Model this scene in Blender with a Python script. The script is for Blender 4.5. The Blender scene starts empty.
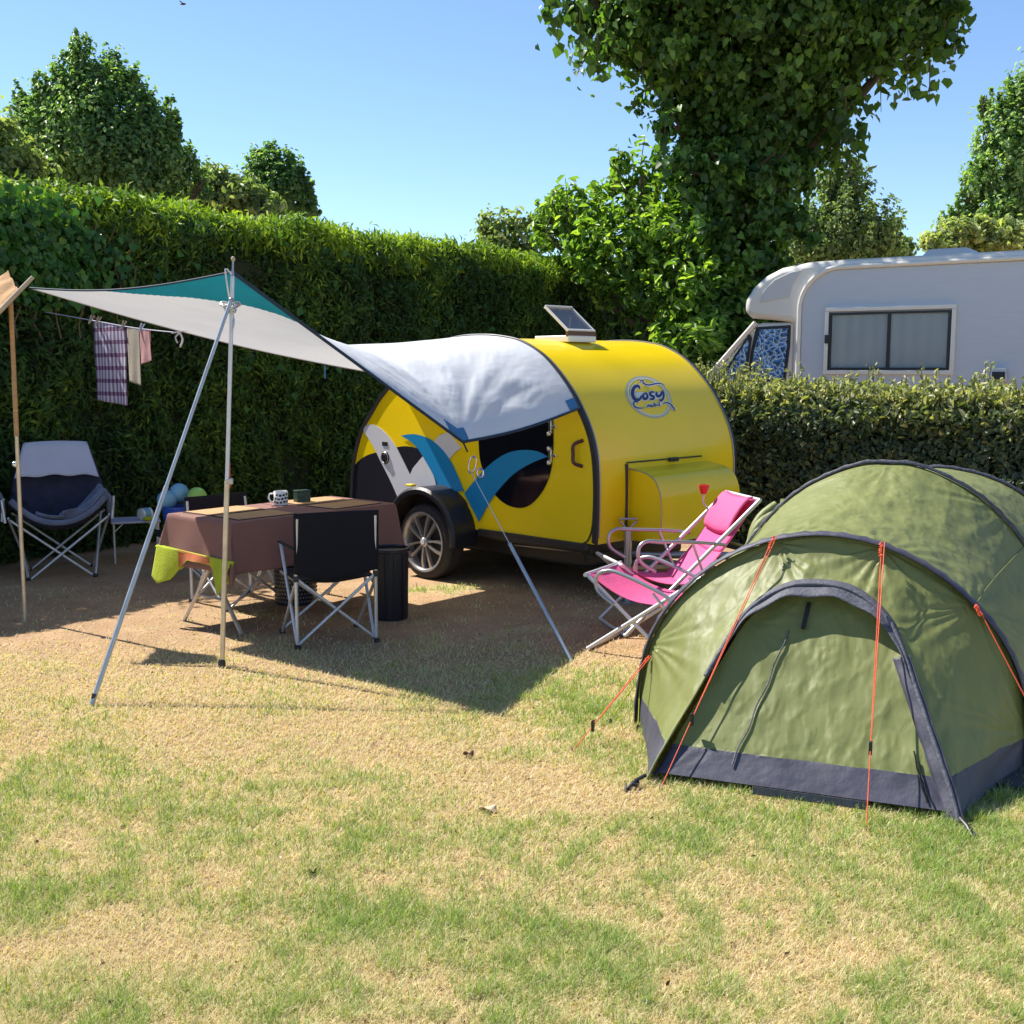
import bpy, math, random
import numpy as np
from mathutils import Vector, Matrix, noise
random.seed(7); RNG = np.random.default_rng(7)
C = bpy.context.scene.collection
PI = math.pi
# ------------------------------------------------------------ camera model
F = 1150.; PY = 144.; PITCH = math.atan(PY/F); H = 1.65
cp, sp = math.cos(PITCH), math.sin(PITCH)
def ray(px, py):
    a = (px-512)/F; b = (512-py)/F
    return (a, cp+b*sp, -sp+b*cp)
def G(px, py, z=0.):
    d = ray(px, py); t = (z-H)/d[2]; return Vector((d[0]*t, d[1]*t, z))
def D(px, py, Y):
    d = ray(px, py); t = Y/d[1]; return Vector((d[0]*t, Y, H+d[2]*t))
class Frame:                                     # a vertical frame standing on the ground
    def __init__(s, x, y, deg):
        s.o = (x, y); s.a = math.radians(deg); s.X = (math.cos(s.a), math.sin(s.a)); s.Y = (-s.X[1], s.X[0])
    def loc(s, p):
        x, y = p[0]-s.o[0], p[1]-s.o[1]
        return Vector((x*s.X[0]+y*s.X[1], x*s.Y[0]+y*s.Y[1], p[2]))
    def onY(s, px, py, yo=0.):                   # point of local plane y=yo
        d = ray(px, py); k = s.o[0]*s.Y[0]+s.o[1]*s.Y[1]+yo
        t = k/(d[0]*s.Y[0]+d[1]*s.Y[1]); return s.loc((d[0]*t, d[1]*t, H+d[2]*t))
    def onX(s, px, py, xo=0.):
        d = ray(px, py); k = s.o[0]*s.X[0]+s.o[1]*s.X[1]+xo
        t = k/(d[0]*s.X[0]+d[1]*s.X[1]); return s.loc((d[0]*t, d[1]*t, H+d[2]*t))
    def root(s, name):
        o = bpy.data.objects.new(name, None); C.objects.link(o)
        o.location = (s.o[0], s.o[1], 0); o.rotation_euler = (0, 0, s.a); return o
def tag(o, label=None, cat=None, group=None, kind=None):
    if label: o['label'] = label
    if cat: o['category'] = cat
    if group: o['group'] = group
    if kind: o['kind'] = kind
    return o
def empty(name, loc, rz=0.):
    o = bpy.data.objects.new(name, None); C.objects.link(o); o.location = loc; o.rotation_euler = (0, 0, rz); return o
def kids(o): return [c for c in bpy.data.objects if c.parent == o]
def copy_tree(o, parent=None):
    c = o.copy(); C.objects.link(c); c.parent = parent
    for ch in kids(o): copy_tree(ch, c)
    return c
# ------------------------------------------------------------ mesh builder
class MB:
    def __init__(s): s.v = []; s.f = []; s.m = []
    def add(s, vs, fs, m=0):
        n = len(s.v); s.v += [tuple(v) for v in vs]; s.f += [tuple(i+n for i in f) for f in fs]; s.m += [m]*len(fs); return s
    def box(s, c, size, m=0, rot=None, taper=1.):
        x, y, z = [k/2 for k in size]; vs = []
        for dz in (-1, 1):
            t = taper if dz > 0 else 1.
            for dx, dy in ((-1,-1),(1,-1),(1,1),(-1,1)):
                p = Vector((dx*x*t, dy*y*t, dz*z))
                if rot: p = rot @ p
                vs.append(p+Vector(c))
        return s.add(vs, [(0,3,2,1),(4,5,6,7),(0,1,5,4),(1,2,6,5),(2,3,7,6),(3,0,4,7)], m)
    def tube(s, pts, r, n=8, m=0, closed=False, flat=1.):
        pts = [Vector(p) for p in pts]; N = len(pts); rs = r if isinstance(r, (list, tuple)) else [r]*N
        vs = []; up = None
        for i, p in enumerate(pts):
            a = pts[i-1] if (i > 0 or closed) else p; b = pts[(i+1) % N] if (i < N-1 or closed) else p
            t = (b-a).normalized()
            if up is None: up = Vector((0,0,1)) if abs(t.z) < .9 else Vector((1,0,0))
            sd = t.cross(up); 
            if sd.length < 1e-5: sd = t.cross(Vector((1,.1,0)))
            sd.normalize(); u2 = sd.cross(t).normalized(); up = u2
            for k in range(n):
                an = 2*PI*k/n; vs.append(p+sd*math.cos(an)*rs[i]+u2*math.sin(an)*rs[i]*flat)
        fs = []
        for i in range(N if closed else N-1):
            j = (i+1) % N
            for k in range(n): fs.append((i*n+k, i*n+(k+1)%n, j*n+(k+1)%n, j*n+k))
        if not closed: fs += [tuple(range(n-1,-1,-1)), tuple((N-1)*n+k for k in range(n))]
        return s.add(vs, fs, m)
    def lathe(s, prof, M=None, n=32, m=0):       # prof [(r,z)]
        vs = []; fs = []
        for r, z in prof:
            for k in range(n):
                p = Vector((r*math.cos(2*PI*k/n), r*math.sin(2*PI*k/n), z)); vs.append(M @ p if M else p)
        for i in range(len(prof)-1):
            for k in range(n): fs.append((i*n+k, i*n+(k+1)%n, (i+1)*n+(k+1)%n, (i+1)*n+k))
        return s.add(vs, fs, m)
    def grid(s, fn, nu, nv, m=0, mf=None):
        vs = [fn(i/nu, j/nv) for i in range(nu+1) for j in range(nv+1)]
        n0 = len(s.v); s.v += [tuple(v) for v in vs]
        for i in range(nu):
            for j in range(nv):
                a = i*(nv+1)+j; s.f.append((n0+a, n0+a+nv+1, n0+a+nv+2, n0+a+1)); s.m.append(mf((i+.5)/nu, (j+.5)/nv) if mf else m)
        return s
    def prism(s, pts, d, m=0):                   # polygon pts (Vectors) extruded by d
        n = len(pts); d = Vector(d); a = [Vector(p) for p in pts]; b = [p+d for p in a]
        return s.add(a+b, [tuple(range(n)), tuple(range(2*n-1, n-1, -1))]+[((i+1)%n, i, n+i, n+(i+1)%n) for i in range(n)], m)
    def ball(s, c, r, n=16, m=0):
        pr = [(max(1e-4, r[0]*math.sin(PI*i/n)), -r[2]*math.cos(PI*i/n)) for i in range(n+1)]
        M = Matrix.Translation(c) @ Matrix.Diagonal((1, r[1]/r[0], 1, 1)); return s.lathe(pr, M, 20, m)
    def build(s, name, mats, parent=None, smooth=35, bevel=0, solid=0, recalc=True):
        me = bpy.data.meshes.new(name); me.from_pydata(s.v, [], s.f); me.update()
        if recalc:
            import bmesh
            bm = bmesh.new(); bm.from_mesh(me); bmesh.ops.recalc_face_normals(bm, faces=bm.faces); bm.to_mesh(me); bm.free()
        for x in (mats if isinstance(mats, (list, tuple)) else [mats]): me.materials.append(x)
        me.polygons.foreach_set('material_index', s.m)
        if smooth:
            me.polygons.foreach_set('use_smooth', [True]*len(me.polygons)); me.set_sharp_from_angle(angle=math.radians(smooth))
        o = bpy.data.objects.new(name, me); C.objects.link(o); o.parent = parent
        if bevel:
            b = o.modifiers.new('b', 'BEVEL'); b.width = bevel; b.segments = 3; b.limit_method = 'ANGLE'; b.angle_limit = math.radians(40)
        if solid:
            b = o.modifiers.new('s', 'SOLIDIFY'); b.thickness = solid; b.offset = 0
        return o
def rail(name, pts, r, m, parent=None, n=8): return MB().tube(pts, r, n).build(name, m, parent, 60)
def cyl(name, c, r, h, m, parent=None, n=24): return MB().lathe([(1e-4,0),(r,0),(r,h),(1e-4,h)], Matrix.Translation(c), n).build(name, m, parent, 40)
def smoothpts(pts, k=6, closed=False):            # Catmull-Rom
    P = [Vector(p) for p in pts]; n = len(P); out = []
    for i in range(n if closed else n-1):
        if closed: p0, p1, p2, p3 = P[i-1], P[i], P[(i+1)%n], P[(i+2)%n]
        else: p0, p1, p2, p3 = P[max(i-1,0)], P[i], P[i+1], P[min(i+2,n-1)]
        for j in range(k):
            t = j/k; out.append(.5*((2*p1)+(p2-p0)*t+(2*p0-5*p1+4*p2-p3)*t*t+(3*p1-p0-3*p2+p3)*t**3))
    if not closed: out.append(P[-1])
    return out
def interp(tab, x):
    for (a, b), (c, d) in zip(tab, tab[1:]):
        if x <= c: return b+(d-b)*max(0, (x-a))/(c-a+1e-9)
    return tab[-1][1]
# ------------------------------------------------------------ materials
def nodes(name):
    m = bpy.data.materials.new(name); m.use_nodes = True; nt = m.node_tree; return m, nt, nt.nodes['Principled BSDF']
def mat(name, col, rough=.6, metal=0., var=0., vscale=6., bump=0., bscale=40., trans=0., coat=0., dirt=None, sheen=0., stretch=None, detail=4, crease=None):
    m, nt, b = nodes(name); N, L = nt.nodes, nt.links
    b.inputs['Base Color'].default_value = (*col, 1); b.inputs['Roughness'].default_value = rough; b.inputs['Metallic'].default_value = metal
    if coat: b.inputs['Coat Weight'].default_value = coat; b.inputs['Coat Roughness'].default_value = .06
    if sheen: b.inputs['Sheen Weight'].default_value = sheen
    tc = N.new('ShaderNodeTexCoord'); src = tc.outputs['Object']
    if stretch:
        mp = N.new('ShaderNodeMapping'); mp.inputs['Scale'].default_value = stretch; L.new(src, mp.inputs[0]); src = mp.outputs[0]
    colout = None
    if var:
        n = N.new('ShaderNodeTexNoise'); n.inputs['Scale'].default_value = vscale; n.inputs['Detail'].default_value = detail; L.new(src, n.inputs['Vector'])
        r = N.new('ShaderNodeMapRange'); r.inputs[1].default_value = .3; r.inputs[2].default_value = .7; r.inputs[3].default_value = 1-var; r.inputs[4].default_value = 1+var
        L.new(n.outputs['Fac'], r.inputs[0])
        mx = N.new('ShaderNodeVectorMath'); mx.operation = 'SCALE'; mx.inputs[0].default_value = col; L.new(r.outputs[0], mx.inputs['Scale'])
        colout = mx.outputs[0]
        rr = N.new('ShaderNodeMapRange'); rr.inputs[3].default_value = max(0, rough-.08); rr.inputs[4].default_value = min(1, rough+.08); L.new(n.outputs['Fac'], rr.inputs[0]); L.new(rr.outputs[0], b.inputs['Roughness'])
    if dirt:                                         # (colour, noise threshold)
        n = N.new('ShaderNodeTexNoise'); n.inputs['Scale'].default_value = 3.; n.inputs['Detail'].default_value = 8; L.new(tc.outputs['Object'], n.inputs['Vector'])
        r = N.new('ShaderNodeMapRange'); r.inputs[1].default_value = dirt[1]; r.inputs[2].default_value = dirt[1]+.25; r.inputs[4].default_value = .6; L.new(n.outputs['Fac'], r.inputs[0])
        mx = N.new('ShaderNodeMix'); mx.data_type = 'RGBA'; mx.inputs['B'].default_value = (*dirt[0], 1); L.new(r.outputs[0], mx.inputs['Factor'])
        if colout: L.new(colout, mx.inputs['A'])
        else: mx.inputs['A'].default_value = (*col, 1)
        colout = mx.outputs['Result']
    if colout: L.new(colout, b.inputs['Base Color'])
    if bump:
        n = N.new('ShaderNodeTexNoise'); n.inputs['Scale'].default_value = bscale; n.inputs['Detail'].default_value = 3; L.new(src, n.inputs['Vector'])
        bp = N.new('ShaderNodeBump'); bp.inputs['Strength'].default_value = bump; bp.inputs['Distance'].default_value = .02; L.new(n.outputs['Fac'], bp.inputs['Height']); L.new(bp.outputs[0], b.inputs['Normal'])
    if crease:                                       # (strength, scale, stretches): sharp thin folds
        k_, sc_, sts = crease; tot = None
        for st_, seed in sts:
            mp = N.new('ShaderNodeMapping'); mp.inputs['Scale'].default_value = st_; mp.inputs['Location'].default_value = (seed, seed*.7, 0); mp.inputs['Rotation'].default_value = (seed*.13, .35*math.sin(seed*3), seed*.4); L.new(tc.outputs['Object'], mp.inputs[0])
            wv = N.new('ShaderNodeTexNoise'); wv.inputs['Scale'].default_value = 2.; L.new(mp.outputs[0], wv.inputs['Vector'])
            wa = N.new('ShaderNodeVectorMath'); wa.operation = 'MULTIPLY_ADD'; wa.inputs[1].default_value = (.12,.12,.12); L.new(wv.outputs['Color'], wa.inputs[0]); L.new(mp.outputs[0], wa.inputs[2])
            r = N.new('ShaderNodeTexVoronoi'); r.inputs['Scale'].default_value = sc_; L.new(wa.outputs[0], r.inputs['Vector'])
            n2 = N.new('ShaderNodeTexNoise'); n2.inputs['Scale'].default_value = 3.5; L.new(mp.outputs[0], n2.inputs['Vector'])
            r2 = N.new('ShaderNodeMapRange'); r2.inputs[1].default_value = .40; r2.inputs[2].default_value = .66; r2.inputs[3].default_value = .12; L.new(n2.outputs['Fac'], r2.inputs[0])
            q = N.new('ShaderNodeMath'); q.operation = 'MULTIPLY'; L.new(r.outputs[0], q.inputs[0]); L.new(r2.outputs[0], q.inputs[1])
            if tot: ad = N.new('ShaderNodeMath'); ad.operation = 'ADD'; L.new(tot, ad.inputs[0]); L.new(q.outputs[0], ad.inputs[1]); tot = ad.outputs[0]
            else: tot = q.outputs[0]
        b2 = N.new('ShaderNodeBump'); b2.inputs['Strength'].default_value = k_; b2.inputs['Distance'].default_value = .03; L.new(tot, b2.inputs['Height'])
        if b.inputs['Normal'].is_linked: L.new(b.inputs['Normal'].links[0].from_socket, b2.inputs['Normal'])
        L.new(b2.outputs[0], b.inputs['Normal'])
    if trans:
        t = N.new('ShaderNodeBsdfTranslucent'); t.inputs[0].default_value = (*col, 1)
        if colout: L.new(colout, t.inputs[0])
        ms = N.new('ShaderNodeMixShader'); ms.inputs[0].default_value = trans
        L.new(b.outputs[0], ms.inputs[1]); L.new(t.outputs[0], ms.inputs[2]); L.new(ms.outputs[0], N['Material Output'].inputs[0])
    return m
def leafmat(name, stops, trans=.35, rough=.45, spec=.5):
    m, nt, b = nodes(name); N, L = nt.nodes, nt.links
    a = N.new('ShaderNodeAttribute'); a.attribute_name = 'shade'
    r = N.new('ShaderNodeValToRGB'); cr = r.color_ramp
    while len(cr.elements) < len(stops): cr.elements.new(.5)
    for e, (p, c) in zip(cr.elements, stops): e.position = p; e.color = (*c, 1)
    L.new(a.outputs['Fac'], r.inputs[0]); L.new(r.outputs[0], b.inputs['Base Color'])
    b.inputs['Roughness'].default_value = rough; b.inputs['Specular IOR Level'].default_value = spec
    t = N.new('ShaderNodeBsdfTranslucent'); 
    g = N.new('ShaderNodeMix'); g.data_type = 'RGBA'; g.blend_type = 'MULTIPLY'; g.inputs['Factor'].default_value = 1.; L.new(r.outputs[0], g.inputs['A']); g.inputs['B'].default_value = (1.5, 1.6, .5, 1)
    L.new(g.outputs['Result'], t.inputs[0])
    ms = N.new('ShaderNodeMixShader'); ms.inputs[0].default_value = trans
    L.new(b.outputs[0], ms.inputs[1]); L.new(t.outputs[0], ms.inputs[2]); L.new(ms.outputs[0], N['Material Output'].inputs[0])
    return m
M = {}
M['yellow'] = mat('yellow_paint', (.90,.63,.002), .36, var=.04, vscale=2., coat=.25, bump=.012, bscale=8.)
M['white_dec'] = mat('white_decal', (.62,.62,.66), .4)
M['black_dec'] = mat('black_decal', (.015,.014,.022), .35)
M['blue_dec'] = mat('blue_decal', (.01,.22,.48), .4)
M['navy_ink'] = mat('navy_ink', (.02,.03,.13), .5); M['pale_ink'] = mat('pale_ink', (.66,.68,.60), .5); M['grey_ink'] = mat('grey_ink', (.46,.45,.30), .5)
M['trim'] = mat('black_trim', (.02,.018,.02), .45, var=.2); M['grey_trim'] = mat('grey_trim', (.35,.33,.3), .4, metal=.6)
M['rubber'] = mat('rubber', (.022,.02,.022), .75, var=.3, vscale=14, bump=.2, bscale=60, dirt=((.10,.07,.05), .56))
M['alloy'] = mat('alloy', (.42,.42,.44), .30, metal=.6, var=.05)
M['alu'] = mat('aluminium', (.60,.60,.62), .46, metal=.6, var=.08, vscale=20)
M['alu_dull'] = mat('dull_aluminium', (.42,.46,.5), .45, metal=.6, var=.1, vscale=12)
M['brass'] = mat('weathered_pole', (.62,.52,.38), .4, metal=.55, var=.15, vscale=12)
M['steel'] = mat('steel', (.35,.35,.36), .4, metal=.9, var=.15)
M['glass_dark'] = mat('dark_glass', (.006,.006,.012), .08, coat=.5)
M['plastic_blk'] = mat('black_plastic', (.012,.012,.02), .4, var=.2, bump=.1, bscale=80)
M['black_fab'] = mat('black_fabric', (.004,.004,.009), .95, var=.25, vscale=30, bump=.3, bscale=120)
M['tarp'] = mat('cream_canvas', (.72,.75,.79), .75, var=.03, vscale=3, trans=.28, bump=.15, bscale=7, stretch=(1,1,1), crease=(.15, 2.2, [((1,1,2.2),2.),((2.2,.9,1),6.)]))
M['tarp_teal'] = mat('teal_canvas', (.004,.25,.36), .75, var=.06, trans=.16, bump=.2, bscale=9)
M['tarp_edge'] = mat('navy_binding', (.01,.03,.06), .7); M['tarp_patch'] = mat('blue_patch', (.04,.16,.32), .7)
M['cloth_brown'] = mat('brown_tablecloth', (.22,.105,.085), .85, var=.10, vscale=4, bump=.05, bscale=40)
M['mat_tan'] = mat('straw_placemat', (.47,.28,.13), .85, var=.1, vscale=40, bump=.4, bscale=200); M['mat_edge'] = mat('placemat_binding', (.03,.02,.02), .8)
M['wood'] = mat('wood', (.42,.25,.11), .6, var=.25, vscale=8, stretch=(1,1,8)); M['wood_grey'] = mat('pale_wood', (.40,.33,.24), .6, var=.2, vscale=10)
M['pink'] = mat('pink_canvas', (.80,.13,.33), .75, var=.06, vscale=10, bump=.25, bscale=90, trans=.22); M['pink_dark'] = mat('deep_pink_canvas', (.66,.08,.26), .8, bump=.2, bscale=90)
M['tent'] = mat('olive_nylon', (.195,.215,.066), .55, var=.06, vscale=2.5, trans=.12, bump=.10, bscale=7, stretch=(1,1,.35), crease=(.33, 3.0, [((3.2,3.2,.45),1.),((2.6,.8,.9),5.)]))
M['tent_navy'] = mat('navy_nylon', (.05,.05,.075), .6, var=.2, vscale=9, bump=.25, bscale=18, dirt=((.12,.10,.09), .6)); M['tent_grey'] = mat('grey_webbing', (.075,.078,.10), .65, var=.25, vscale=40, bump=.25, bscale=60)
M['tent_in'] = mat('inner_floor', (.05,.05,.05), .8)
M['orange'] = mat('orange_cord', (.75,.10,.03), .6, bump=.3, bscale=300); M['red'] = mat('red_plastic', (.55,.02,.01), .4)
M['lime'] = mat('lime_towel', (.38,.44,.02), .9, var=.1, vscale=8, bump=.3, bscale=120); M['orange_t'] = mat('orange_towel', (.42,.12,.04), .9, var=.3, vscale=5)
M['towel_grey'] = mat('grey_towel', (.13,.15,.23), .95, var=.25, vscale=8, bump=.4, bscale=90, sheen=.4)
M['pale_cloth'] = mat('pale_cloth', (.50,.50,.60), .8, var=.04, vscale=4, bump=.1, bscale=50)
M['chair_fab'] = mat('navy_fabric', (.022,.024,.05), .85, var=.3, vscale=10, bump=.4, bscale=25)
M['beige'] = mat('beige_cloth', (.50,.43,.34), .9, var=.06, bump=.2, bscale=90); M['rose'] = mat('rose_cloth', (.62,.33,.33), .9, bump=.2, bscale=90)
M['enamel'] = mat('white_enamel', (.75,.75,.73), .25); M['dgreen'] = mat('green_tin', (.02,.05,.035), .4, var=.6, vscale=60)
M['sky_pl'] = mat('light_blue_plastic', (.16,.36,.52), .45); M['green_pl'] = mat('green_plastic', (.28,.50,.10), .45); M['blue_pl'] = mat('blue_plastic', (.02,.08,.45), .4)
M['mh_white'] = mat('cream_gelcoat', (.74,.70,.62), .35, var=.03, vscale=2, coat=.3); M['mh_side'] = mat('motorhome_panel', (.54,.57,.61), .4, var=.03, vscale=3, bump=.06, bscale=10, stretch=(1,1,12))
M['mh_grey'] = mat('grey_recess', (.58,.57,.55), .5); M['curtain'] = mat('curtain', (.40,.46,.46), .9); M['bark'] = mat('bark', (.10,.075,.05), .9, var=.4, vscale=6, bump=1., bscale=12)
M['tan_cv'] = mat('tan_canvas', (.56,.33,.15), .85, var=.2, vscale=10, bump=.3, bscale=30, trans=.2)
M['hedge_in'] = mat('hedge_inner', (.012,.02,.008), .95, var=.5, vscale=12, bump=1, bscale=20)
M['twig'] = mat('twig', (.12,.09,.05), .9)
M['nickel'] = mat('nickel', (.7,.7,.7), .2, metal=1.); M['handle'] = mat('maroon_handle', (.06,.008,.012), .35)
def glass_mat(name, tint, alpha):
    m, nt, b = nodes(name); b.inputs['Base Color'].default_value = (*tint, 1); b.inputs['Roughness'].default_value = .05; b.inputs['Coat Weight'].default_value = .5
    N, L = nt.nodes, nt.links; t = N.new('ShaderNodeBsdfTransparent'); ms = N.new('ShaderNodeMixShader'); ms.inputs[0].default_value = alpha
    L.new(t.outputs[0], ms.inputs[1]); L.new(b.outputs[0], ms.inputs[2]); L.new(ms.outputs[0], N['Material Output'].inputs[0]); return m
M['smoke'] = glass_mat('smoked_acrylic', (.10,.13,.20), .6); M['pane'] = glass_mat('pane_glass', (.10,.13,.15), .10)
def foil_mat():
    m, nt, b = nodes('thermal_blind'); N, L = nt.nodes, nt.links
    tc = N.new('ShaderNodeTexCoord'); n = N.new('ShaderNodeTexNoise'); n.inputs['Scale'].default_value = 5; L.new(tc.outputs['Object'], n.inputs['Vector'])
    ad = N.new('ShaderNodeVectorMath'); ad.operation = 'MULTIPLY_ADD'; ad.inputs[1].default_value = (.25,.25,.25); L.new(n.outputs['Color'], ad.inputs[0]); L.new(tc.outputs['Object'], ad.inputs[2])
    v = N.new('ShaderNodeTexVoronoi'); v.feature = 'DISTANCE_TO_EDGE'; v.inputs['Scale'].default_value = 15; L.new(ad.outputs[0], v.inputs['Vector'])
    r = N.new('ShaderNodeValToRGB'); r.color_ramp.elements[0].position = .03; r.color_ramp.elements[0].color = (.50,.62,.74,1); r.color_ramp.elements[1].position = .16; r.color_ramp.elements[1].color = (.06,.16,.33,1)
    L.new(v.outputs['Distance'], r.inputs[0]); L.new(r.outputs[0], b.inputs['Base Color'])
    bp = N.new('ShaderNodeBump'); bp.inputs['Strength'].default_value = .8; bp.inputs['Distance'].default_value = .03; L.new(v.outputs['Distance'], bp.inputs['Height']); L.new(bp.outputs[0], b.inputs['Normal'])
    b.inputs['Metallic'].default_value = .5; b.inputs['Roughness'].default_value = .25; return m
M['foil'] = foil_mat()
def towel_mat():                                     # purple checks woven into a pale tea towel
    m, nt, b = nodes('checked_tea_towel'); N, L = nt.nodes, nt.links
    tc = N.new('ShaderNodeTexCoord'); sx = N.new('ShaderNodeSeparateXYZ'); L.new(tc.outputs['Object'], sx.inputs[0])
    def band(o, f, lo, ph=0.):
        a = N.new('ShaderNodeMath'); a.operation = 'MULTIPLY_ADD'; a.inputs[1].default_value = f; a.inputs[2].default_value = ph; L.new(o, a.inputs[0])
        c = N.new('ShaderNodeMath'); c.operation = 'SINE'; L.new(a.outputs[0], c.inputs[0])
        d = N.new('ShaderNodeMath'); d.operation = 'GREATER_THAN'; d.inputs[1].default_value = lo; L.new(c.outputs[0], d.inputs[0]); return d.outputs[0]
    v1 = band(sx.outputs[0], 2*PI/.055, -.1); h1 = band(sx.outputs[2], 2*PI/.10, .55)
    ad = N.new('ShaderNodeMath'); ad.operation = 'ADD'; L.new(v1, ad.inputs[0]); L.new(h1, ad.inputs[1])
    r = N.new('ShaderNodeValToRGB'); r.color_ramp.interpolation = 'CONSTANT'
    cs = [(0, (.62,.62,.72)), (.4, (.30,.20,.33)), (.9, (.13,.04,.10))]
    r.color_ramp.elements.new(.5)
    for e, (p, c) in zip(r.color_ramp.elements, cs): e.position = p; e.color = (*c, 1)
    dv = N.new('ShaderNodeMath'); dv.operation = 'MULTIPLY'; dv.inputs[1].default_value = .49; L.new(ad.outputs[0], dv.inputs[0]); L.new(dv.outputs[0], r.inputs[0]); L.new(r.outputs[0], b.inputs['Base Color']); b.inputs['Roughness'].default_value = .9
    return m
M['towel'] = towel_mat()
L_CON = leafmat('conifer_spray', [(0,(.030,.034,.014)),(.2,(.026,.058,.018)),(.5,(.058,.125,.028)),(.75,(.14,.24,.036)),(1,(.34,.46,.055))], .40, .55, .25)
L_IVY = leafmat('ivy_leaf', [(0,(.022,.07,.018)),(.6,(.05,.14,.028)),(1,(.11,.24,.04))], .3, .4, .3)
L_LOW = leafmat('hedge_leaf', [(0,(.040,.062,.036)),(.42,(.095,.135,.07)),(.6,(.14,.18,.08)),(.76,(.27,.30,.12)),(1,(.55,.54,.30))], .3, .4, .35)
L_DARK = leafmat('dark_leaf', [(0,(.035,.080,.026)),(.6,(.090,.185,.042)),(1,(.20,.35,.07))], .45, .4, .35)
L_BUSH = leafmat('bright_leaf', [(0,(.06,.13,.028)),(.6,(.17,.30,.055)),(1,(.36,.50,.09))], .5, .4)
L_TREE = leafmat('poplar_leaf', [(0,(.07,.15,.07)),(.6,(.15,.27,.12)),(1,(.32,.45,.19))], .48, .4, .35)
L_PALE = leafmat('pale_leaf', [(0,(.13,.20,.10)),(.6,(.25,.33,.15)),(1,(.46,.48,.26))], .48, .45, .3)  # tone lifted to paint haze over the far trees
# ------------------------------------------------------------ fast leaf meshes
def leaves(name, P, Nrm, size, shade, m, parent=None, kind='oval', width=.55, updir=None, bend=.18):
    n = len(P); P = np.asarray(P); Nn = Nrm/np.linalg.norm(Nrm, axis=1, keepdims=True)
    r = RNG.normal(size=(n,3)) if updir is None else updir+RNG.normal(size=(n,3))*.45
    T = r-(r*Nn).sum(1, keepdims=True)*Nn; T /= np.linalg.norm(T, axis=1, keepdims=True)+1e-9
    B = np.cross(Nn, T)
    if kind == 'oval': uv = [(-.5,0,0),(-.18,-.5,1),(.18,-.38,1),(.5,0,-.3),(.18,.38,1),(-.18,.5,1)]; fs = [(0,1,2,3),(0,3,4,5)]
    elif kind == 'heart': uv = [(-.38,0,0),(-.45,-.3,.8),(-.1,-.55,1),(.55,0,-.4),(-.1,.55,1),(-.45,.3,.8)]; fs = [(0,1,2,3),(0,3,4,5)]
    else: uv = [(-.5,0,0),(0,-.5,1),(.5,0,0),(0,.5,1)]; fs = [(0,1,2,3)]
    k = len(uv); s = size[:,None]
    V = np.empty((n, k, 3))
    for i, (a, b, c) in enumerate(uv): V[:,i] = P+T*a*s+B*b*s*width+Nn*c*s*bend
    Fi = np.concatenate([np.array(f)[None,:]+(np.arange(n)*k)[:,None] for f in fs], 1).reshape(-1, 4)
    me = bpy.data.meshes.new(name); nf = len(Fi)
    me.vertices.add(n*k); me.vertices.foreach_set('co', V.reshape(-1))
    me.loops.add(nf*4); me.loops.foreach_set('vertex_index', Fi.reshape(-1).astype(np.int32))
    me.polygons.add(nf); me.polygons.foreach_set('loop_start', np.arange(0, nf*4, 4, dtype=np.int32)); me.polygons.foreach_set('loop_total', np.full(nf, 4, dtype=np.int32))
    me.update(calc_edges=True); a = me.attributes.new('shade', 'FLOAT', 'POINT'); a.data.foreach_set('value', np.repeat(np.clip(shade, 0, 1), k).astype(np.float32))
    me.materials.append(m); me.validate(); o = bpy.data.objects.new(name, me); C.objects.link(o); o.parent = parent; return o
def vnoise(x, y, seed=0):
    xi = np.floor(x).astype(np.int64); yi = np.floor(y).astype(np.int64); fx = x-xi; fy = y-yi; fx = fx*fx*(3-2*fx); fy = fy*fy*(3-2*fy)
    def h(a, b):
        v = (a*374761393+b*668265263+seed*1442695041) & 0xffffffff; v = ((v ^ (v >> 13))*1274126177) & 0xffffffff; return ((v ^ (v >> 16)) & 0xffff)/65535.
    return (h(xi,yi)*(1-fx)+h(xi+1,yi)*fx)*(1-fy)+(h(xi,yi+1)*(1-fx)+h(xi+1,yi+1)*fx)*fy
def fbm(x, y, seed=0): return .5*vnoise(x,y,seed)+.27*vnoise(x*2.1,y*2.1,seed+1)+.15*vnoise(x*4.3,y*4.3,seed+2)+.08*vnoise(x*8.7,y*8.7,seed+3)
# ------------------------------------------------------------ ground
def green(x, y):                                     # how green the turf grows at a spot
    g = np.interp(y, [2, 3.5, 4.5, 5.0, 5.5, 6.3, 7.5], [.29, .28, .25, .17, .09, .03, .0])
    for px, py, rx, ry, a in ((70,780,.5,.3,.16),(190,850,.5,.22,.08),(400,920,.3,.14,.24),(560,960,.3,.2,.18),(30,890,.35,.12,.2),(930,930,.6,.4,.14),(600,700,.35,.6,.28),(760,840,1.1,.25,.22),(560,700,.3,.5,.2),(990,840,.3,.3,.3),(480,845,.5,.2,.15),(430,590,.35,.15,.5),(500,640,.3,.1,.2),
                               (300,740,.9,.25,-.25),(500,790,.45,.35,-.3),(120,950,.5,.2,-.3),(820,960,.3,.15,-.2),(400,870,.3,.1,-.15),(620,800,.25,.2,-.25),(250,890,.3,.12,-.2),(760,900,.3,.1,-.12)):
        c = G(px, py); g = g+a*np.exp(-((x-c.x)/rx)**2-((y-c.y)/ry)**2)
    n = fbm(x*4.2, y*4.2, 5)-.5; n2 = fbm(x*17., y*17., 9)-.5
    return np.clip(g+n*.80+n2*1.15*np.clip(g*4, .2, 1), 0, 1)
def gheight(x, y): return (fbm(x*.9, y*.9, 21)-.5)*.03
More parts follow.
